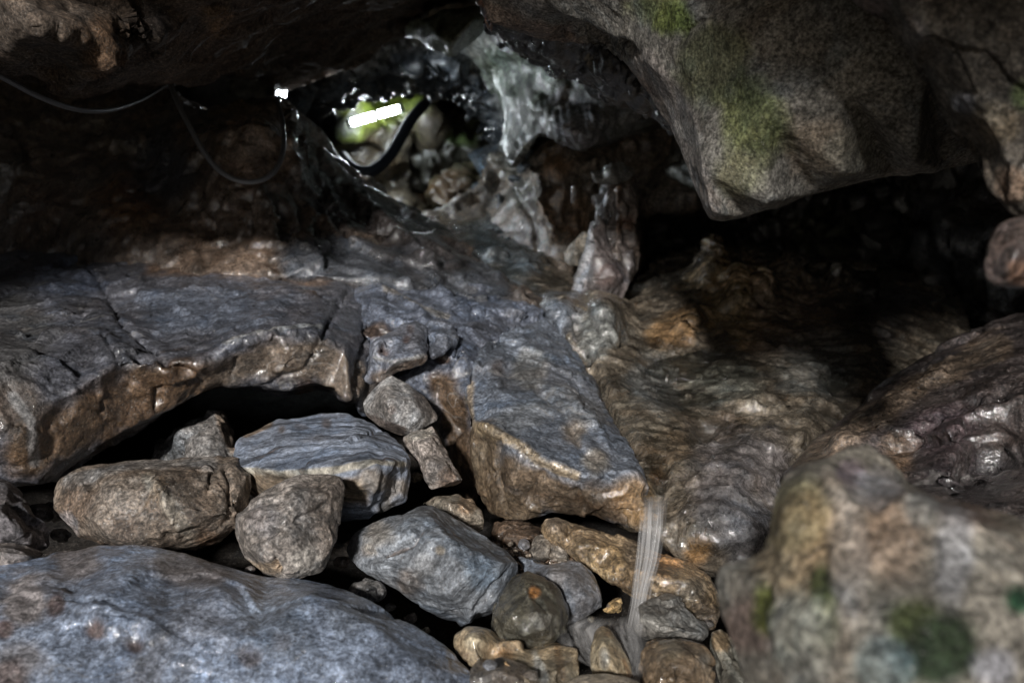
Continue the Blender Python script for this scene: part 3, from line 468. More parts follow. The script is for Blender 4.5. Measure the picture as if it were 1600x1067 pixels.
# ------------------------------------------------------------------ loose boulders
BG = None
stone('boulder', [(82,765,2.05),(95,748,2.06),(130,730,2.08),(175,720,2.1),(250,716,2.12),(320,712,2.12),(372,712,2.1),(392,740,2.05),(390,790,2.02),(362,830,1.98),(350,856,1.96),(320,864,1.95),(240,862,1.93),(160,855,1.94),(120,846,1.96),(98,822,1.99),(84,795,2.02)],
     [(110,762,1.94),(180,742,1.95),(260,742,1.95),(300,745,1.94),(370,735,1.98),(150,800,1.85),(240,800,1.83),(310,800,1.84),(350,790,1.9),(200,845,1.87),(290,850,1.88),(275,760,1.88)],
     thick=.3, vs=.0042, sm=2, mat='dry', col=(.17,.135,.105), f1=7, a1=.005, f2=22, a2=.004, fct=(9,.028), cuts=12, group=BG,
     blobs=[([(110,752),(200,728),(330,722)],12,(.27,.25,.23),.8),([(230,745),(275,800),(290,830)],14,(.36,.32,.26),.7),(130,790,40,(.14,.095,.065),.7),(190,830,40,(.13,.09,.065),.7),(105,820,20,(.25,.24,.25),.6),([(255,755),(235,790)],12,(.14,.09,.05),.6),(340,780,30,(.2,.15,.11),.6),(325,845,20,(.2,.12,.07),.6)],
     cracks=[([(260,750),(300,738),(340,728),(330,745),(325,770)],4,-.012),([(255,840),(285,835),(310,828)],5,-.02),([(240,745),(262,780),(268,830)],8,.012),([(350,720),(362,760),(355,820)],5,-.012)], label='long brown boulder with a pale slanting vein, leftmost in the pile under the ledge')
stone('boulder', [(366,700,2.16),(372,686,2.18),(400,672,2.22),(440,655,2.28),(500,647,2.3),(545,648,2.3),(585,662,2.26),(620,688,2.2),(641,712,2.15),(643,745,2.1),(636,785,2.08),(610,798,2.08),(575,808,2.06),(530,812,2.06),(470,800,2.08),(410,790,2.1),(372,760,2.12),(366,728,2.14)],
     [(368,727,2.07),(400,733,2.04),(440,735,2.02),(500,729,2.0),(545,722,1.99),(580,716,1.99),(615,722,2.0),(637,715,2.08),(500,680,2.15),(440,690,2.13),(570,685,2.13),(560,760,1.96),(610,760,2.0),(500,775,2.0),(420,760,2.04),(585,740,1.96)],
     thick=.3, vs=.0042, sm=1, mat='band', col=(.21,.235,.285), f1=7, a1=.004, f2=24, a2=.004, fct=(8,.02), group=BG,
     blobs=[([(370,735),(440,743),(520,735),(580,722),(630,725)],7,(.46,.42,.34),.9),([(380,765),(480,770),(560,770)],26,(.19,.14,.09),.95),([(580,750),(620,760),(600,795)],26,(.18,.15,.12),.9),(470,668,14,(.08,.06,.05),.6,2),(510,663,10,(.09,.06,.045),.7),(440,672,8,(.1,.07,.05),.7),([(385,678),(420,662)],7,(.25,.18,.11),.8),(600,720,8,(.1,.07,.05),.6)],
     cracks=[([(545,690),(575,678),(590,672)],3,-.008),([(590,725),(585,760),(570,790)],6,.01),([(620,740),(600,790)],5,-.01)], label='flat-topped boulder with fine blue-grey banding and a pale rim, highest in the pile')
stone('boulder', [(357,822,1.82),(362,806,1.83),(395,780,1.85),(425,760,1.88),(450,745,1.9),(470,742,1.9),(500,744,1.9),(532,747,1.89),(536,762,1.88),(534,800,1.86),(530,840,1.84),(515,875,1.82),(505,892,1.81),(470,905,1.8),(448,910,1.8),(430,900,1.8),(400,892,1.8),(368,880,1.8),(357,860,1.81)],
     [(450,758,1.84),(520,762,1.83),(400,800,1.77),(430,810,1.73),(500,790,1.78),(420,860,1.72),(470,850,1.71),(510,850,1.76),(450,895,1.75),(380,850,1.76),(465,780,1.78)],
     thick=.24, vs=.0038, sm=2, mat='dry', col=(.245,.215,.19), f1=7, a1=.005, f2=24, a2=.005, fct=(9,.018), cuts=12, group=BG,
     blobs=[(480,880,30,(.3,.28,.25),.6),([(370,880),(430,890)],12,(.34,.24,.15),.8),([(440,755),(500,765),(530,765)],10,(.32,.28,.25),.6),(410,810,30,(.19,.17,.17),.5)],
     cracks=[([(380,850),(430,830),(470,810),(520,790)],6,-.010),([(440,870),(415,850)],5,-.008),([(440,895),(430,870)],5,-.012),([(400,790),(450,765),(520,775)],5,.006)], label='rough grey-taupe boulder shaped like a blunt wedge, front centre-left of the pile')
stone('boulder', [(565,630,2.38),(578,612,2.4),(600,590,2.42),(612,586,2.42),(640,600,2.42),(665,620,2.4),(682,645,2.38),(686,656,2.37),(665,668,2.34),(645,678,2.32),(628,684,2.3),(610,676,2.32),(590,664,2.34),(570,648,2.36)],
     [(605,620,2.28),(640,640,2.26),(625,665,2.26),(650,620,2.33),(590,640,2.3)], thick=.22, vs=.0045, sm=5, mat='dry', col=(.31,.30,.29), f1=6, a1=.004, f2=24, a2=.002, fct=(0,0), cuts=6, group=BG,
     blobs=[([(575,655),(625,675)],10,(.17,.13,.11),.8),([(660,615),(680,645)],16,(.14,.11,.09),.8),(612,640,9,(.22,.17,.15),.5)], label='smooth pale grey rounded boulder tucked under the pitted block')
stone('boulder', [(628,682,2.26),(640,672,2.27),(664,669,2.28),(676,662,2.28),(684,680,2.26),(700,710,2.22),(722,745,2.17),(726,755,2.16),(718,765,2.15),(690,768,2.14),(672,765,2.14),(662,745,2.16),(650,715,2.2),(634,700,2.24)],
     [(650,688,2.18),(672,685,2.19),(690,740,2.1),(675,740,2.09),(710,755,2.11),(665,715,2.14)], thick=.18, vs=.0042, sm=2, mat='dry', col=(.27,.235,.21), f1=8, a1=.006, f2=26, a2=.006, fct=(12,.025), cuts=8, group=BG,
     blobs=[([(640,682),(670,674)],8,(.38,.35,.3),.8),(700,745,20,(.25,.17,.12),.7)], label='slim upright taupe wedge stone left of the big central block')
stone('boulder', [(538,858,1.96),(548,838,1.98),(570,824,2.0),(600,808,2.0),(630,804,2.0),(655,790,2.02),(675,788,2.02),(700,802,2.0),(740,828,1.96),(790,858,1.9),(812,878,1.86),(814,895,1.84),(800,935,1.82),(775,965,1.82),(752,980,1.82),(720,982,1.82),(690,975,1.83),(650,945,1.86),(620,922,1.88),(580,900,1.91),(548,876,1.94)],
     [(560,858,1.88),(600,870,1.83),(640,810,1.93),(672,803,1.93),(630,850,1.82),(700,840,1.83),(760,870,1.8),(800,885,1.79),(720,900,1.76),(660,900,1.79),(690,960,1.78),(735,955,1.76),(745,940,1.73),(785,900,1.76),(640,915,1.82),(600,830,1.92)],
     thick=.28, vs=.0038, sm=1, mat='band2', col=(.20,.215,.235), f1=6, a1=.004, f2=22, a2=.003, fct=(8,.012), cuts=8, group=BG,
     blobs=[(590,835,36,(.34,.31,.27),.75),(575,860,18,(.4,.35,.29),.6),([(600,868),(640,855),(660,830)],5,(.16,.11,.08),.6),(688,860,9,(.36,.28,.17),.5),(760,900,40,(.2,.25,.3),.6),(640,910,30,(.17,.12,.08),.6),(800,920,20,(.13,.15,.18),.6),(660,885,25,(.33,.33,.33),.5)],
     cracks=[([(795,890),(770,920),(745,950),(690,962)],4,-.02),([(560,862),(600,866),(640,850),(665,822)],5,-.012),([(740,945),(720,975)],6,.012),([(570,870),(620,880),(660,900)],4,-.008),([(590,885),(650,895),(690,920)],5,.007)], label='large angular blue-grey boulder with slanting bands and a stepped lower corner, front of the pile')
stone('boulder', [(655,785,2.18),(680,770,2.2),(715,770,2.2),(738,780,2.18),(752,800,2.14),(756,835,2.1),(735,835,2.1),(690,810,2.14)], [(715,790,2.08),(740,815,2.07),(690,785,2.11)], thick=.15, vs=.005, mat='damp', col=(.24,.205,.16), a1=.006, a2=.005, fct=(9,.028), cuts=12, group=BG, blobs=[(730,790,16,(.3,.2,.12),.6)], label='half-hidden tan and grey boulder behind the large angular one')
stone('boulder', [(770,985,1.74),(776,950,1.76),(790,925,1.78),(808,900,1.8),(825,893,1.8),(850,902,1.8),(870,920,1.79),(886,945,1.77),(890,965,1.76),(886,985,1.74),(865,1002,1.72),(835,1010,1.71),(800,1006,1.71),(778,1000,1.72)],
     [(820,910,1.74),(800,960,1.68),(840,950,1.66),(870,960,1.69),(820,995,1.66),(858,985,1.67)], thick=.2, vs=.0036, sm=4, mat='wet', col=(.075,.068,.05), f1=9, a1=.006, f2=24, a2=.004, fct=(8,.03), group=BG,
     blobs=[(835,925,12,(.36,.16,.05),.85),(840,970,30,(.10,.10,.095),.5)], label='dark wet rounded boulder with one orange spot, in front of the splash pool')
stone('boulder', [(808,868,1.95),(830,872,1.94),(850,880,1.93),(880,876,1.93),(905,880,1.92),(925,900,1.9),(938,925,1.88),(942,948,1.86),(915,962,1.84),(880,980,1.83),(850,970,1.84),(835,930,1.88),(820,895,1.92)],
     [(860,895,1.86),(895,900,1.84),(915,930,1.82),(880,940,1.8),(845,905,1.87)], thick=.2, vs=.004, sm=3, mat='wet', col=(.20,.205,.22), f1=8, a1=.006, f2=22, a2=.004, fct=(8,.03), group=BG, blobs=[(870,905,24,(.28,.28,.29),.6)], label='wet light grey boulder just behind the dark one with the orange spot')
stone('slab', [(846,822,2.1),(850,810,2.1),(870,806,2.1),(895,816,2.1),(940,828,2.08),(990,845,2.06),(1040,868,2.02),(1080,880,2.0),(1112,900,1.97),(1120,925,1.94),(1125,960,1.92),(1120,985,1.9),(1105,985,1.9),(1080,960,1.91),(1040,945,1.9),(1000,935,1.9),(965,912,1.94),(925,890,1.98),(880,860,2.03),(855,840,2.07)],
     [(865,822,2.04),(920,850,1.98),(980,885,1.93),(960,860,1.99),(1030,900,1.89),(1080,910,1.88),(1040,880,1.95),(1000,910,1.88),(1090,940,1.85),(900,858,1.97)], thick=.2, vs=.004, sm=2, mat='damp', col=(.33,.24,.145), f1=8, a1=.006, f2=22, a2=.004, fct=(8,.03), cat='slab',
     blobs=[(870,820,25,(.36,.29,.22),.7),(950,880,36,(.38,.27,.14),.7),(1040,880,40,(.42,.22,.09),.8),(1080,920,30,(.3,.26,.2),.7),(1100,960,30,(.19,.15,.11),.8),(1000,860,30,(.3,.24,.18),.6)],
     cracks=[([(880,840),(940,880),(990,915)],6,-.006),([(1060,940),(1090,950),(1120,945)],4,-.01)], label='long tan and orange slab lying slantwise behind the waterfall')
stone('boulder', [(994,972,1.8),(998,948,1.82),(1010,938,1.84),(1040,935,1.84),(1065,945,1.82),(1085,965,1.8),(1105,985,1.78),(1102,998,1.77),(1080,1008,1.76),(1040,1003,1.76),(1010,992,1.77),(998,985,1.78)],
     [(1005,960,1.75),(1045,955,1.76),(1070,985,1.72),(1035,985,1.71),(1095,988,1.74)], thick=.16, vs=.0036, sm=1, mat='band2', col=(.22,.21,.19), a1=.005, f2=22, a2=.005, fct=(10,.05), group=BG, label='grey striped angular boulder at the right foot of the waterfall')
stone('pebble', [(940,952,1.8),(946,940,1.81),(958,936,1.81),(972,932,1.81),(974,945,1.8),(972,957,1.79),(958,959,1.79),(944,958,1.79)], [(960,948,1.76)], thick=.05, vs=.0028, sm=2, mat='damp', col=(.52,.36,.17), a1=.002, a2=.002, fct=(20,.06), cat='pebble', blobs=[(950,946,5,(.12,.12,.14),.7)], label='small yellow-tan stone left of the waterfall')
stone('stone', [(920,1040,1.62),(922,1010,1.64),(928,985,1.66),(940,975,1.67),(955,982,1.66),(972,1005,1.64),(985,1030,1.62),(992,1058,1.6),(975,1066,1.59),(940,1062,1.6),(924,1056,1.61)], [(942,1000,1.61),(950,1030,1.57),(965,1050,1.57)], thick=.12, vs=.0034, sm=4, mat='wet', col=(.42,.33,.21), a1=.004, a2=.003, fct=(0,0), cat='stone',
     blobs=[(945,1025,14,(.5,.5,.46),.7,.5),(950,990,10,(.25,.14,.06),.7),([(975,1030),(985,1055)],6,(.33,.18,.08),.6)], label='upright pointed tan stone standing in the splash pool')
stone('boulder', [(706,1010,1.66),(712,990,1.68),(735,980,1.69),(760,985,1.69),(775,1008,1.68),(830,1014,1.66),(880,1006,1.66),(905,1010,1.64),(915,1040,1.6),(918,1080,1.56),(840,1120,1.5),(760,1060,1.58),(720,1030,1.63)],
     [(740,1000,1.62),(790,1030,1.57),(850,1030,1.57),(890,1030,1.57),(840,1070,1.52)], thick=.2, vs=.0038, sm=4, mat='wet', col=(.36,.28,.18), f1=8, a1=.006, f2=20, a2=.003, fct=(6,.03), group=BG,
     blobs=[(740,1000,22,(.44,.38,.27),.7),(790,1025,24,(.38,.22,.1),.7),([(835,1020),(850,1060)],10,(.45,.44,.4),.7),([(870,1010),(880,1060)],8,(.22,.13,.06),.7),(725,1025,14,(.16,.11,.07),.7)], label='wet tan boulder with water sliding over it, below the dark round boulder')
stone('boulder', [(1000,1040,1.62),(1005,1015,1.64),(1030,1003,1.65),(1070,1006,1.65),(1100,1012,1.64),(1113,1035,1.62),(1108,1062,1.6),(1090,1100,1.56),(1000,1100,1.55)], [(1040,1030,1.57),(1085,1030,1.58),(1050,1065,1.53)], thick=.2, vs=.0038, sm=3, mat='wet', col=(.17,.12,.075), a1=.006, a2=.006, fct=(9,.06), group=BG, blobs=[(1050,1020,30,(.3,.24,.16),.6),(1100,1030,16,(.25,.22,.18),.6)], label='glistening brown boulder at the bottom edge, right of the pointed tan stone')
stone('stone', [(885,1067,1.52),(905,1056,1.53),(940,1052,1.54),(980,1056,1.54),(1005,1068,1.52),(1010,1120,1.45),(880,1120,1.45)], [(940,1080,1.45)], thick=.12, vs=.0038, sm=4, mat='wet', col=(.42,.36,.28), a1=.004, a2=.003, fct=(0,0), cat='stone', label='pale flat stone at the very bottom edge below the pointed stone')
stone('boulder', [(1108,985,1.66),(1130,975,1.68),(1150,1000,1.66),(1165,1040,1.62),(1180,1090,1.58),(1130,1120,1.52),(1118,1060,1.6),(1112,1020,1.64)], [(1135,1020,1.6),(1140,1070,1.54)], thick=.16, vs=.004, sm=3, mat='wet', col=(.25,.24,.2), a1=.005, a2=.004, fct=(8,.05), group=BG, blobs=[(1125,1000,16,(.3,.2,.1),.7)], label='grey boulder squeezed against the near mossy boulder at the bottom')
stone('boulder', [(242,720,2.5),(250,690,2.52),(275,668,2.55),(310,652,2.56),(340,640,2.55),(350,648,2.53),(362,675,2.48),(372,700,2.42),(370,740,2.35),(300,750,2.38),(250,740,2.42)], [(300,680,2.42),(335,660,2.44),(320,710,2.33),(355,700,2.38)], thick=.2, vs=.0055, sm=2, mat='dry', col=(.15,.145,.14), a1=.008, a2=.006, fct=(8,.07), group=BG, blobs=[([(345,650),(365,700)],10,(.26,.19,.13),.6)], label='dim grey pointed boulder back in the dark hollow under the ledge')
stone('boulder', [(-60,760,1.98),(10,752,2.0),(30,770,2.0),(48,800,1.98),(72,835,1.95),(78,855,1.93),(50,868,1.92),(-60,860,1.85)], [(0,800,1.86),(35,830,1.87),(10,780,1.92)], thick=.2, vs=.0045, sm=2, mat='dry', col=(.13,.12,.125), a1=.008, a2=.006, fct=(9,.06), group=BG, label='dark grey boulder at the left edge, below the ledge')
stone('boulder', [(-60,850,1.82),(0,842,1.84),(40,846,1.85),(76,862,1.85),(60,885,1.82),(0,900,1.78),(-60,905,1.75)], [(10,862,1.76),(45,866,1.78)], thick=.15, vs=.0042, sm=4, mat='dry', col=(.17,.15,.14), a1=.006, a2=.004, fct=(6,.03), group=BG, label='low brown boulder at the left edge, touching the near blue-grey boulder')
stone('stone', [(545,928,1.86),(555,912,1.88),(575,906,1.88),(592,912,1.87),(600,926,1.85),(590,938,1.84),(565,938,1.84)], [(573,920,1.8)], thick=.08, vs=.0032, sm=2, mat='dry', col=(.14,.135,.13), a1=.004, a2=.004, fct=(12,.06), cat='stone', label='small dark grey stone in the gap below the large angular boulder')
stone('stone', [(765,835,2.2),(772,818,2.22),(790,812,2.23),(830,820,2.2),(850,826,2.18),(845,850,2.14),(820,862,2.12),(790,856,2.14),(770,850,2.17)], [(800,832,2.12),(830,840,2.1)], thick=.1, vs=.004, sm=2, mat='damp', col=(.17,.12,.085), a1=.005, a2=.004, fct=(10,.06), cat='stone', label='brown stone under the front edge of the central block, behind the glossy pebble')
stone('stone', [(832,858,2.08),(842,838,2.1),(855,832,2.1),(875,848,2.08),(890,868,2.04),(886,878,2.02),(860,876,2.02),(835,870,2.04)], [(858,855,2.01)], thick=.08, vs=.0036, sm=2, mat='damp', col=(.21,.185,.155), a1=.004, a2=.004, fct=(12,.06), cat='stone', label='triangular taupe stone under the left end of the long tan slab')
stone('pebble', [(808,852,2.06),(812,842,2.07),(820,840,2.07),(828,845,2.06),(829,855,2.05),(820,860,2.04),(811,858,2.05)], [(819,850,2.02)], thick=.03, vs=.0025, sm=3, mat='wet', col=(.33,.33,.35), a1=.001, a2=.001, fct=(0,0), cat='pebble', label='glossy pale grey pebble in the gravel left of the tan slab')
stone('stone', [(738,1048,1.58),(755,1035,1.6),(775,1030,1.6),(810,1045,1.58),(840,1062,1.55),(830,1110,1.5),(750,1100,1.5)], [(780,1055,1.53)], thick=.12, vs=.0036, sm=3, mat='wet', col=(.15,.13,.11), a1=.004, a2=.004, fct=(9,.05), cat='stone', label='dark wet stone at the bottom edge carrying a small pebble')
stone('pebble', [(752,1040,1.52),(758,1030,1.53),(768,1028,1.53),(778,1035,1.52),(776,1045,1.51),(762,1049,1.51)], [(765,1038,1.5)], thick=.03, vs=.0025, sm=2, mat='wet', col=(.24,.23,.23), a1=.001, a2=.001, fct=(0,0), cat='pebble', label='small grey pebble sitting on the dark wet stone at the bottom edge')
# gravel and small stones in the gaps
def small_stones(spots, name, cols, group, labels, matn='damp'):
    for i, (x, y, d, r) in enumerate(spots):
        rnd = random.Random(i*17+len(spots)); n = 9; ph = rnd.random()*6
        ol = [(x+r*(1+.25*rnd.random())*math.cos(ph+q*2*PI/n), y+r*.72*(1+.25*rnd.random())*math.sin(ph+q*2*PI/n), d) for q in range(n)]
        stone(name, ol, [(x, y-r*.2, d-r*d/FPX*.8)], thick=r*d/FPX*1.2, vs=max(.0024, r*d/FPX/9), sm=2, mat=matn, col=cols[i % len(cols)], a1=.0015, a2=.001, fct=(22,.05), cat='pebble', group=group, label=labels)
PI = math.pi
small_stones([(800,868,2.06,7),(812,872,2.04,5),(790,862,2.08,5),(826,868,2.04,6),(846,884,1.99,5),(835,880,2.0,4),(862,888,1.98,5),(798,850,2.1,4),(784,872,2.08,6),(822,880,2.0,4),(875,886,1.98,4),(806,861,2.06,4)],
             'pebble', [(.13,.10,.08),(.2,.1,.06),(.1,.09,.085),(.22,.18,.14)], 'pebbles in the gravel pocket', 'tiny brown pebble in the gravel pocket left of the tan slab')
small_stones([(95,835,2.1,16),(60,800,2.2,20),(85,800,2.3,22),(440,898,1.83,7),(455,905,1.82,6),(420,893,1.84,6),(390,890,1.86,7)], 'stone', [(.09,.08,.075),(.08,.07,.07)], 'stones in the gaps of the pile', 'small dark stone in the black gaps beside and beneath the boulders on the left')

small_stones([(640,965,1.95,11),(610,948,1.97,9),(665,985,1.9,10),(535,880,2.05,12),(528,850,2.1,9),(650,745,2.35,10),(760,890,1.95,8),(900,975,1.86,9),(925,968,1.86,7),(1095,1010,1.74,9),(1108,975,1.85,8)],
             'stone', [(.15,.12,.10),(.12,.115,.11),(.2,.16,.11)], 'small stones wedged deep between the boulders', 'small stone wedged deep in a gap between the larger boulders of the pile')
# grit in the pocket, uncountable
def grit():
    import bmesh; bm = bmesh.new(); rnd = random.Random(3)
    for _ in range(700):
        x = 765+rnd.random()*130; y = 845+rnd.random()*50; c = P(x, y, 2.17-(y-845)*.0035+rnd.random()*.03)
        r = .0025+.006*rnd.random()**2; r_ = bmesh.ops.create_icosphere(bm, subdivisions=1, radius=r)
        m_ = Matrix.Rotation(rnd.random()*6, 3, 'X') @ Matrix.Rotation(rnd.random()*6, 3, 'Z')
        for v in r_['verts']: v.co = m_ @ Vector((v.co.x*(1+rnd.random()*.5), v.co.y*(.8+rnd.random()*.4), v.co.z*.6))+c
    me = bpy.data.meshes.new('gravel'); bm.to_mesh(me); bm.free(); n = len(me.vertices)
    at = me.color_attributes.new('col', 'FLOAT_COLOR', 'POINT'); CA = np.ones((n, 4), np.float32); base = np.repeat(np.random.rand(n//12+1), 12)[:n, None]
    CA[:,:3] = np.array((.06,.045,.035))*(1-base)+np.array((.22,.15,.10))*base; at.data.foreach_set('color', CA.ravel())
    me.materials.append(M['wet']); o = bpy.data.objects.new('gravel', me); C.objects.link(o); tag(o, 'brown gravel between the stones under the central block', 'gravel', kind='stuff')
grit()
# ground under everything
def ground():
    n = 90; V = []; F = []
    for j in range(n+1):
        for i in range(n+1):
            x = -6+12*i/n; y = -4+13*j/n
            V.append((x, y, 0))
    A = np.array(V, np.float32); base = .02+.05*np.clip(A[:,1]-1.6, 0, 8)
    A[:,2] = base+.05*fbm(A*2.2, 4, 5)
    for j in range(n):
        for i in range(n): a = j*(n+1)+i; F.append((a, a+1, a+n+2, a+n+1))
    me = bpy.data.meshes.new('ground'); me.from_pydata([tuple(map(float, v)) for v in A], [], F)
    at = me.color_attributes.new('col', 'FLOAT_COLOR', 'POINT'); CA = np.ones((len(A), 4), np.float32); CA[:,:3] = (.035,.03,.026); at.data.foreach_set('color', CA.ravel())  # floor tone darkened to keep the shaded hollow under the ledge black
    for p_ in me.polygons: p_.use_smooth = True
    me.materials.append(M['moss']); o = bpy.data.objects.new('ground', me); C.objects.link(o); tag(o, 'dark cave floor', kind='structure')
ground()

# ------------------------------------------------------------------ cables, hose, lamps
def tube(name, pts, r, mat, parent=None, res=10):
    cu = bpy.data.curves.new(name, 'CURVE'); cu.dimensions = '3D'; cu.bevel_depth = r; cu.bevel_resolution = 4; cu.use_fill_caps = True
    s_ = cu.splines.new('NURBS'); s_.points.add(len(pts)-1)
    for q, p_ in zip(s_.points, pts): q.co = (*p_, 1)
    s_.use_endpoint_u = True; s_.order_u = 4; s_.resolution_u = res
    t = bpy.data.objects.new(name+'_c', cu); C.objects.link(t); dg = bpy.context.evaluated_depsgraph_get()
    me = bpy.data.meshes.new_from_object(t.evaluated_get(dg)); bpy.data.objects.remove(t)
    for p_ in me.polygons: p_.use_smooth = True
    me.materials.clear(); me.materials.append(mat); me.name = name
    if parent is None:
        org = pts[len(pts)//2].copy(); me.transform(Matrix.Translation(-org)); o = bpy.data.objects.new(name, me); o.location = org
    else:
        me.transform(Matrix.Translation(-parent.location)); o = bpy.data.objects.new(name, me); o.parent = parent
    C.objects.link(o); return o
cabm = plain('black_cable_rubber', (.12,.12,.125), .4)
hosem = plain('black_hose_rubber', (.05,.06,.08), .6)
def path(l): return [P(*q) for q in l]
tag(tube('cable', path([(262,118,3.0),(268,140,2.98),(280,168,2.96),(300,205,2.94),(322,245,2.92),(348,274,2.92),(385,288,2.92),(420,280,2.94),(440,255,2.98),(445,220,3.1),(441,180,3.3),(432,158,3.6),(436,150,3.9)]), .0078, cabm), 'black cable hanging in a loop in front of the flowstone', 'cable')
tag(tube('cable', path([(-60,90,2.0),(0,118,2.1),(40,142,2.2),(80,160,2.3),(120,173,2.45),(160,175,2.6),(195,168,2.8),(235,150,3.0),(262,130,3.1)]), .0065, cabm), 'black cable sagging along the dark ceiling at the left edge', 'cable')
tag(tube('hose', path([(700,120,6.6),(682,145,6.2),(655,170,5.9),(636,195,5.7),(622,225,5.55),(605,250,5.4),(585,267,5.3),(565,272,5.25),(545,262,5.3),(535,245,5.5)]), .033, hosem), 'thick black hose curving down past the lamp in the tunnel', 'hose')
# tube lamp
lp = bpy.data.objects.new('tube_lamp', None); C.objects.link(lp); A, B = P(546,193,6.0), P(627,169,6.0); lp.location = (A+B)/2
tag(lp, 'glowing white tube lamp fixed across the mossy wall in the tunnel', 'lamp')
glow = plain('lamp_glow', (.9,.95,1), .3, emit=(.86,.95,1), es=85)
def cyl(name, a, b, r, mat, parent, seg=24):
    d = (b-a); L_ = d.length; import bmesh; bm = bmesh.new()
    bmesh.ops.create_cone(bm, cap_ends=True, segments=seg, radius1=r, radius2=r, depth=L_)
    bmesh.ops.bevel(bm, geom=[e for e in bm.edges if len(e.link_faces) == 2 and e.calc_face_angle(0) > 1], offset=r*.25, segments=3, affect='EDGES')
    me = bpy.data.meshes.new(name); bm.to_mesh(me); bm.free()
    me.transform(Matrix.Translation((a+b)/2-parent.location) @ d.to_track_quat('Z', 'Y').to_matrix().to_4x4())
    for p_ in me.polygons: p_.use_smooth = True
    me.materials.append(mat); o = bpy.data.objects.new(name, me); C.objects.link(o); o.parent = parent; return o
u = (B-A).normalized(); capm = plain('lamp_end_plastic', (.6,.62,.6), .4); bandm = plain('lamp_strap', (.03,.03,.03), .5)
cyl('tube', A+u*.012, B-u*.012, .023, glow, lp); cyl('end_cap', A-u*.014, A+u*.012, .031, capm, lp); cyl('end_cap', B-u*.012, B+u*.014, .031, capm, lp)
mid_ = A.lerp(B, .52); cyl('strap', mid_-u*.011, mid_+u*.011, .034, bandm, lp)
back = Vector((0, .05, .0)); cyl('bracket', mid_+back*.6, mid_+back*3.5, .010, bandm, lp, 12)
# small bright flood lamp at the ceiling edge
fl = bpy.data.objects.new('flood_lamp', None); C.objects.link(fl); fc_ = P(440,148,4.25); fl.location = fc_
tag(fl, 'small dazzling white lamp under the ceiling edge, left of the tunnel', 'lamp')
def boxm(name, c, sx, sy, sz, mat, parent, rot=(0,0,0), bev=.004):
    import bmesh; bm = bmesh.new(); bmesh.ops.create_cube(bm, size=1)
    for v in bm.verts: v.co = Vector((v.co.x*sx, v.co.y*sy, v.co.z*sz))
    bmesh.ops.bevel(bm, geom=list(bm.edges), offset=bev, segments=2, affect='EDGES')
    me = bpy.data.meshes.new(name); bm.to_mesh(me); bm.free()
    from mathutils import Euler
    me.transform(Matrix.Translation(c-parent.location) @ Euler(rot).to_matrix().to_4x4()); me.materials.append(mat)
    o = bpy.data.objects.new(name, me); C.objects.link(o); o.parent = parent; return o
rz = (R(-8), R(12), R(10))
boxm('housing', fc_+Vector((-.01,.03,0)), .05, .05, .10, bandm, fl, rz)
boxm('lens', fc_+Vector((0,-.002,0)), .036, .014, .08, plain('flood_lens', (.9,.95,1), .3, emit=(.85,.93,1), es=150), fl, rz)
cyl('stem', fc_+Vector((-.01,.03,.045)), fc_+Vector((-.01,.04,.12)), .006, bandm, fl, 12)

def lamp_light(name, loc, energy, aim, size, par, r=.03):
    l = bpy.data.lights.new(name, 'SPOT'); l.energy = energy; l.color = (.86,.94,1); l.spot_size = size; l.spot_blend = .6; l.shadow_soft_size = r
    o = bpy.data.objects.new(name, l); C.objects.link(o); o.parent = par; o.location = loc-par.location; o.rotation_euler = (-aim).to_track_quat('Z', 'Y').to_euler()
lamp_light('flood_light', fc_+Vector((.03,-.05,-.02)), 26, Vector((1,.12,-.32)), R(112), fl)
# ------------------------------------------------------------------ water
def water_mat(name, streak=True, white=.5, dens=.5, lo=.42):
    m = bpy.data.materials.new(name); m.use_nodes = True; nt = m.node_tree; N = nt.nodes; L = nt.links; N.remove(N['Principled BSDF']); out = N['Material Output']
    tc = N.new('ShaderNodeAttribute'); tc.attribute_name = 'flow'; mp = N.new('ShaderNodeMapping'); mp.inputs['Scale'].default_value = (7,.8,1) if streak else (9,2.2,1); L.new(tc.outputs['Vector'], mp.inputs[0])
    n = N.new('ShaderNodeTexNoise'); n.inputs['Scale'].default_value = 1; n.inputs['Detail'].default_value = 5; n.inputs['Roughness'].default_value = .65; L.new(mp.outputs[0], n.inputs['Vector'])
    r = N.new('ShaderNodeMapRange'); r.inputs['From Min'].default_value = lo; r.inputs['From Max'].default_value = .70; r.inputs['To Max'].default_value = dens; L.new(n.outputs['Fac'], r.inputs['Value'])
    at = N.new('ShaderNodeAttribute'); at.attribute_name = 'fade'; mu = N.new('ShaderNodeMath'); mu.operation = 'MULTIPLY'; L.new(r.outputs[0], mu.inputs[0]); L.new(at.outputs['Fac'], mu.inputs[1])
    d = N.new('ShaderNodeBsdfDiffuse'); d.inputs['Color'].default_value = (white,white*.98,white*.96,1); g = N.new('ShaderNodeBsdfGlossy'); g.inputs['Roughness'].default_value = .22
    ms = N.new('ShaderNodeMixShader'); ms.inputs[0].default_value = .35; L.new(d.outputs[0], ms.inputs[1]); L.new(g.outputs[0], ms.inputs[2])
    bp = N.new('ShaderNodeBump'); bp.inputs['Distance'].default_value = .01; L.new(n.outputs['Fac'], bp.inputs['Height']); L.new(bp.outputs[0], g.inputs['Normal'])
    tr = N.new('ShaderNodeBsdfTransparent'); m2 = N.new('ShaderNodeMixShader'); L.new(mu.outputs[0], m2.inputs[0]); L.new(tr.outputs[0], m2.inputs[1]); L.new(ms.outputs[0], m2.inputs[2])
    L.new(m2.outputs[0], out.inputs['Surface']); return m
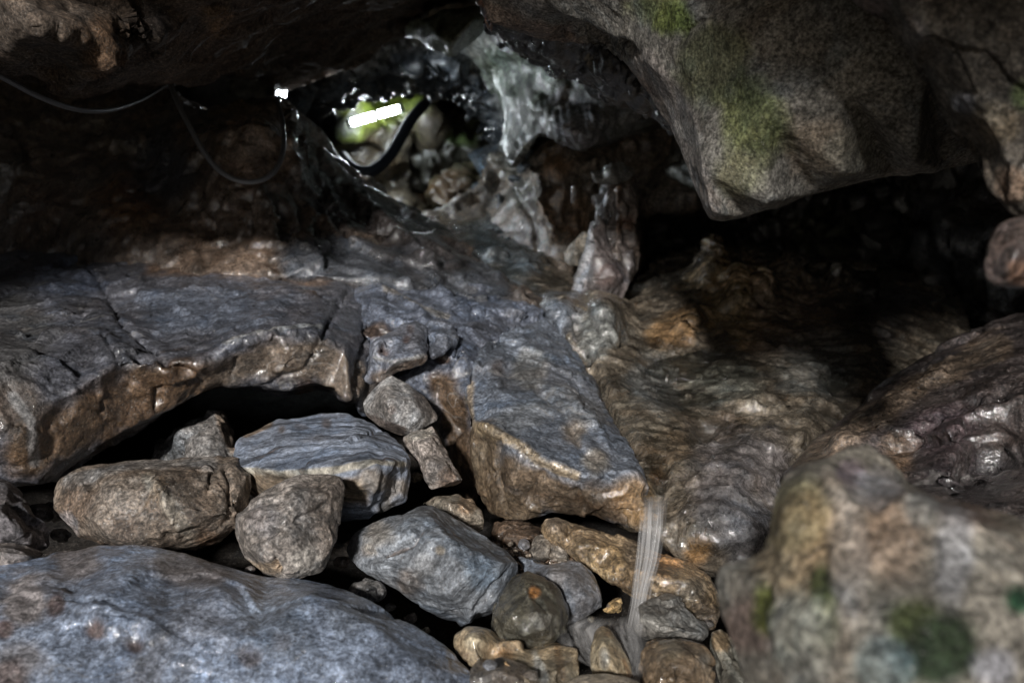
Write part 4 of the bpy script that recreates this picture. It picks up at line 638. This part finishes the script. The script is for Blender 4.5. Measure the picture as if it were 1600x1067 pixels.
def strip(name, rows, mat, nw=24, bulge=.02, label=None, rough=0.0, fadeends=(.15,.1)):
    """a curved sheet of water: rows of (left, right) points, rounded across"""
    V = []; F = []; fade = []; fl_ = []; m = len(rows); sub = 6; R_ = []
    for i in range(m-1):
        for s_ in range(sub):
            t = s_/sub; R_.append((rows[i][0].lerp(rows[i+1][0], t), rows[i][1].lerp(rows[i+1][1], t)))
    R_.append(rows[-1]); m = len(R_)
    for i, (a, b) in enumerate(R_):
        v = i/(m-1)
        for j in range(nw+1):
            u_ = j/nw; p_ = a.lerp(b, u_); k_ = math.sin(PI*u_); wob = .25*math.sin(u_*17+v*3)+.2*math.sin(u_*31-v*5)
            p_ = p_+Vector((0, -bulge*(k_+.3*wob), 0)); V.append(tuple(p_))
            fl_ += [u_+.03*math.sin(v*9), v, rows[0][0].x*9]
            fade.append(min(1, k_*1.7)*min(1, v/fadeends[0] if fadeends[0] else 1)*min(1, (1-v)/fadeends[1] if fadeends[1] else 1))
    for i in range(m-1):
        for j in range(nw): a = i*(nw+1)+j; F.append((a, a+1, a+nw+2, a+nw+1))
    me = bpy.data.meshes.new(name); me.from_pydata(V, [], F)
    at = me.attributes.new('fade', 'FLOAT', 'POINT'); at.data.foreach_set('value', fade); at = me.attributes.new('flow', 'FLOAT_VECTOR', 'POINT'); at.data.foreach_set('vector', fl_)
    for p_ in me.polygons: p_.use_smooth = True
    me.materials.append(mat); o = bpy.data.objects.new(name, me); C.objects.link(o); return o
wf = bpy.data.objects.new('waterfall', None); C.objects.link(wf); wf.location = P(990,975,1.82)
tag(wf, 'thin streaky waterfall dropping from the stream bed lip onto the boulders', 'waterfall')
fallm = water_mat('falling_water', True, .85, .7, .38)
def fall(rows, **k):
    o = strip('water_strand', [(P(*a), P(*b)) for a, b in rows], fallm, **k); o.data.transform(Matrix.Translation(-wf.location)); o.parent = wf; return o
fall([((1000,770,2.08),(1046,765,2.08)),((1003,790,2.0),(1044,788,2.0)),((1001,820,1.95),(1042,818,1.95)),((996,870,1.91),(1034,868,1.91)),((988,920,1.85),(1020,918,1.85)),((978,990,1.75),(1010,990,1.75))], bulge=.02)
fall([((1010,775,2.06),(1036,772,2.06)),((1010,800,1.97),(1036,798,1.97)),((1006,860,1.9),(1026,858,1.9)),((996,915,1.84),(1014,913,1.84)),((984,980,1.76),(1002,980,1.76))], bulge=.012, nw=16)
fall([((1000,800,2.0),(1012,800,2.0)),((994,860,1.93),(1006,860,1.93)),((984,940,1.84),(996,940,1.84)),((974,990,1.75),(990,990,1.75))], bulge=.006, nw=10)
poolm = water_mat('foaming_water', False, .8, .8, .34)
o = strip('water', [(P(900,955,1.80),P(1000,955,1.80)),(P(870,975,1.75),P(1012,975,1.75)),(P(868,1000,1.69),P(1014,1005,1.69)),(P(900,1030,1.63),P(1010,1030,1.64)),(P(950,1055,1.59),P(1006,1062,1.59))], poolm, bulge=.02, fadeends=(.2,.15)); tag(o, 'pale foaming splash water below the fall', kind='structure')

# clear water running over the bed
def clear_water():
    m = bpy.data.materials.new('clear_running_water'); m.use_nodes = True; nt = m.node_tree; N = nt.nodes; L = nt.links; N.remove(N['Principled BSDF'])
    tr = N.new('ShaderNodeBsdfTransparent'); tr.inputs[0].default_value = (.98,.99,.98,1); g = N.new('ShaderNodeBsdfGlossy'); g.inputs['Roughness'].default_value = .09; g.inputs['Color'].default_value = (1,1,1,1)
    fr = N.new('ShaderNodeFresnel'); fr.inputs['IOR'].default_value = 1.45; tc = N.new('ShaderNodeTexCoord'); mp = N.new('ShaderNodeMapping'); mp.inputs['Rotation'].default_value = (0,0,R(35)); mp.inputs['Scale'].default_value = (16,34,16); L.new(tc.outputs['Object'], mp.inputs[0])
    n = N.new('ShaderNodeTexNoise'); n.inputs['Scale'].default_value = 1; n.inputs['Detail'].default_value = 5; n.inputs['Distortion'].default_value = .8; L.new(mp.outputs[0], n.inputs['Vector'])
    bp = N.new('ShaderNodeBump'); bp.inputs['Distance'].default_value = .022; L.new(n.outputs['Fac'], bp.inputs['Height']); L.new(bp.outputs[0], g.inputs['Normal']); L.new(bp.outputs[0], fr.inputs['Normal'])
    mu = N.new('ShaderNodeMath'); mu.operation = 'MULTIPLY_ADD'; mu.inputs[1].default_value = .7; mu.inputs[2].default_value = .0; mu.use_clamp = True; L.new(fr.outputs[0], mu.inputs[0])
    mx = N.new('ShaderNodeMixShader'); L.new(mu.outputs[0], mx.inputs[0]); L.new(tr.outputs[0], mx.inputs[1]); L.new(g.outputs[0], mx.inputs[2]); L.new(mx.outputs[0], N['Material Output'].inputs['Surface']); return m
cw = clear_water()
stone('water', [(705,352,4.35),(740,345,4.4),(800,385,4.05),(870,430,3.7),(900,450,3.5),(912,500,3.1),(880,520,3.05),(840,500,3.12),(800,465,3.3),(750,420,3.7)],
     [(770,380,4.05),(820,425,3.62),(860,465,3.38),(880,495,3.08)], thick=.12, k=1, vs=.01, sm=3, mat=cw, a1=.012, f2=9, a2=.006, fct=(0,0), kind='structure', label='clear water running down the channel from the tunnel')
stone('water', [(985,590,2.85),(1030,560,3.0),(1100,545,3.1),(1200,570,3.0),(1290,585,2.95),(1330,600,2.85),(1290,630,2.75),(1200,640,2.64),(1150,665,2.5),(1100,690,2.38),(1060,720,2.25),(1040,760,2.13),(1035,785,2.1),(1005,785,2.1),(1000,740,2.16),(1010,690,2.32),(990,640,2.55)],
     [(1100,600,2.82),(1200,605,2.80),(1050,640,2.58),(1040,690,2.33),(1025,740,2.16),(1020,770,2.10)], thick=.12, k=1, vs=.008, sm=3, mat=cw, a1=.012, f2=9, a2=.006, fct=(0,0), kind='structure', label='clear rippling water sliding over the basin to the lip of the fall')
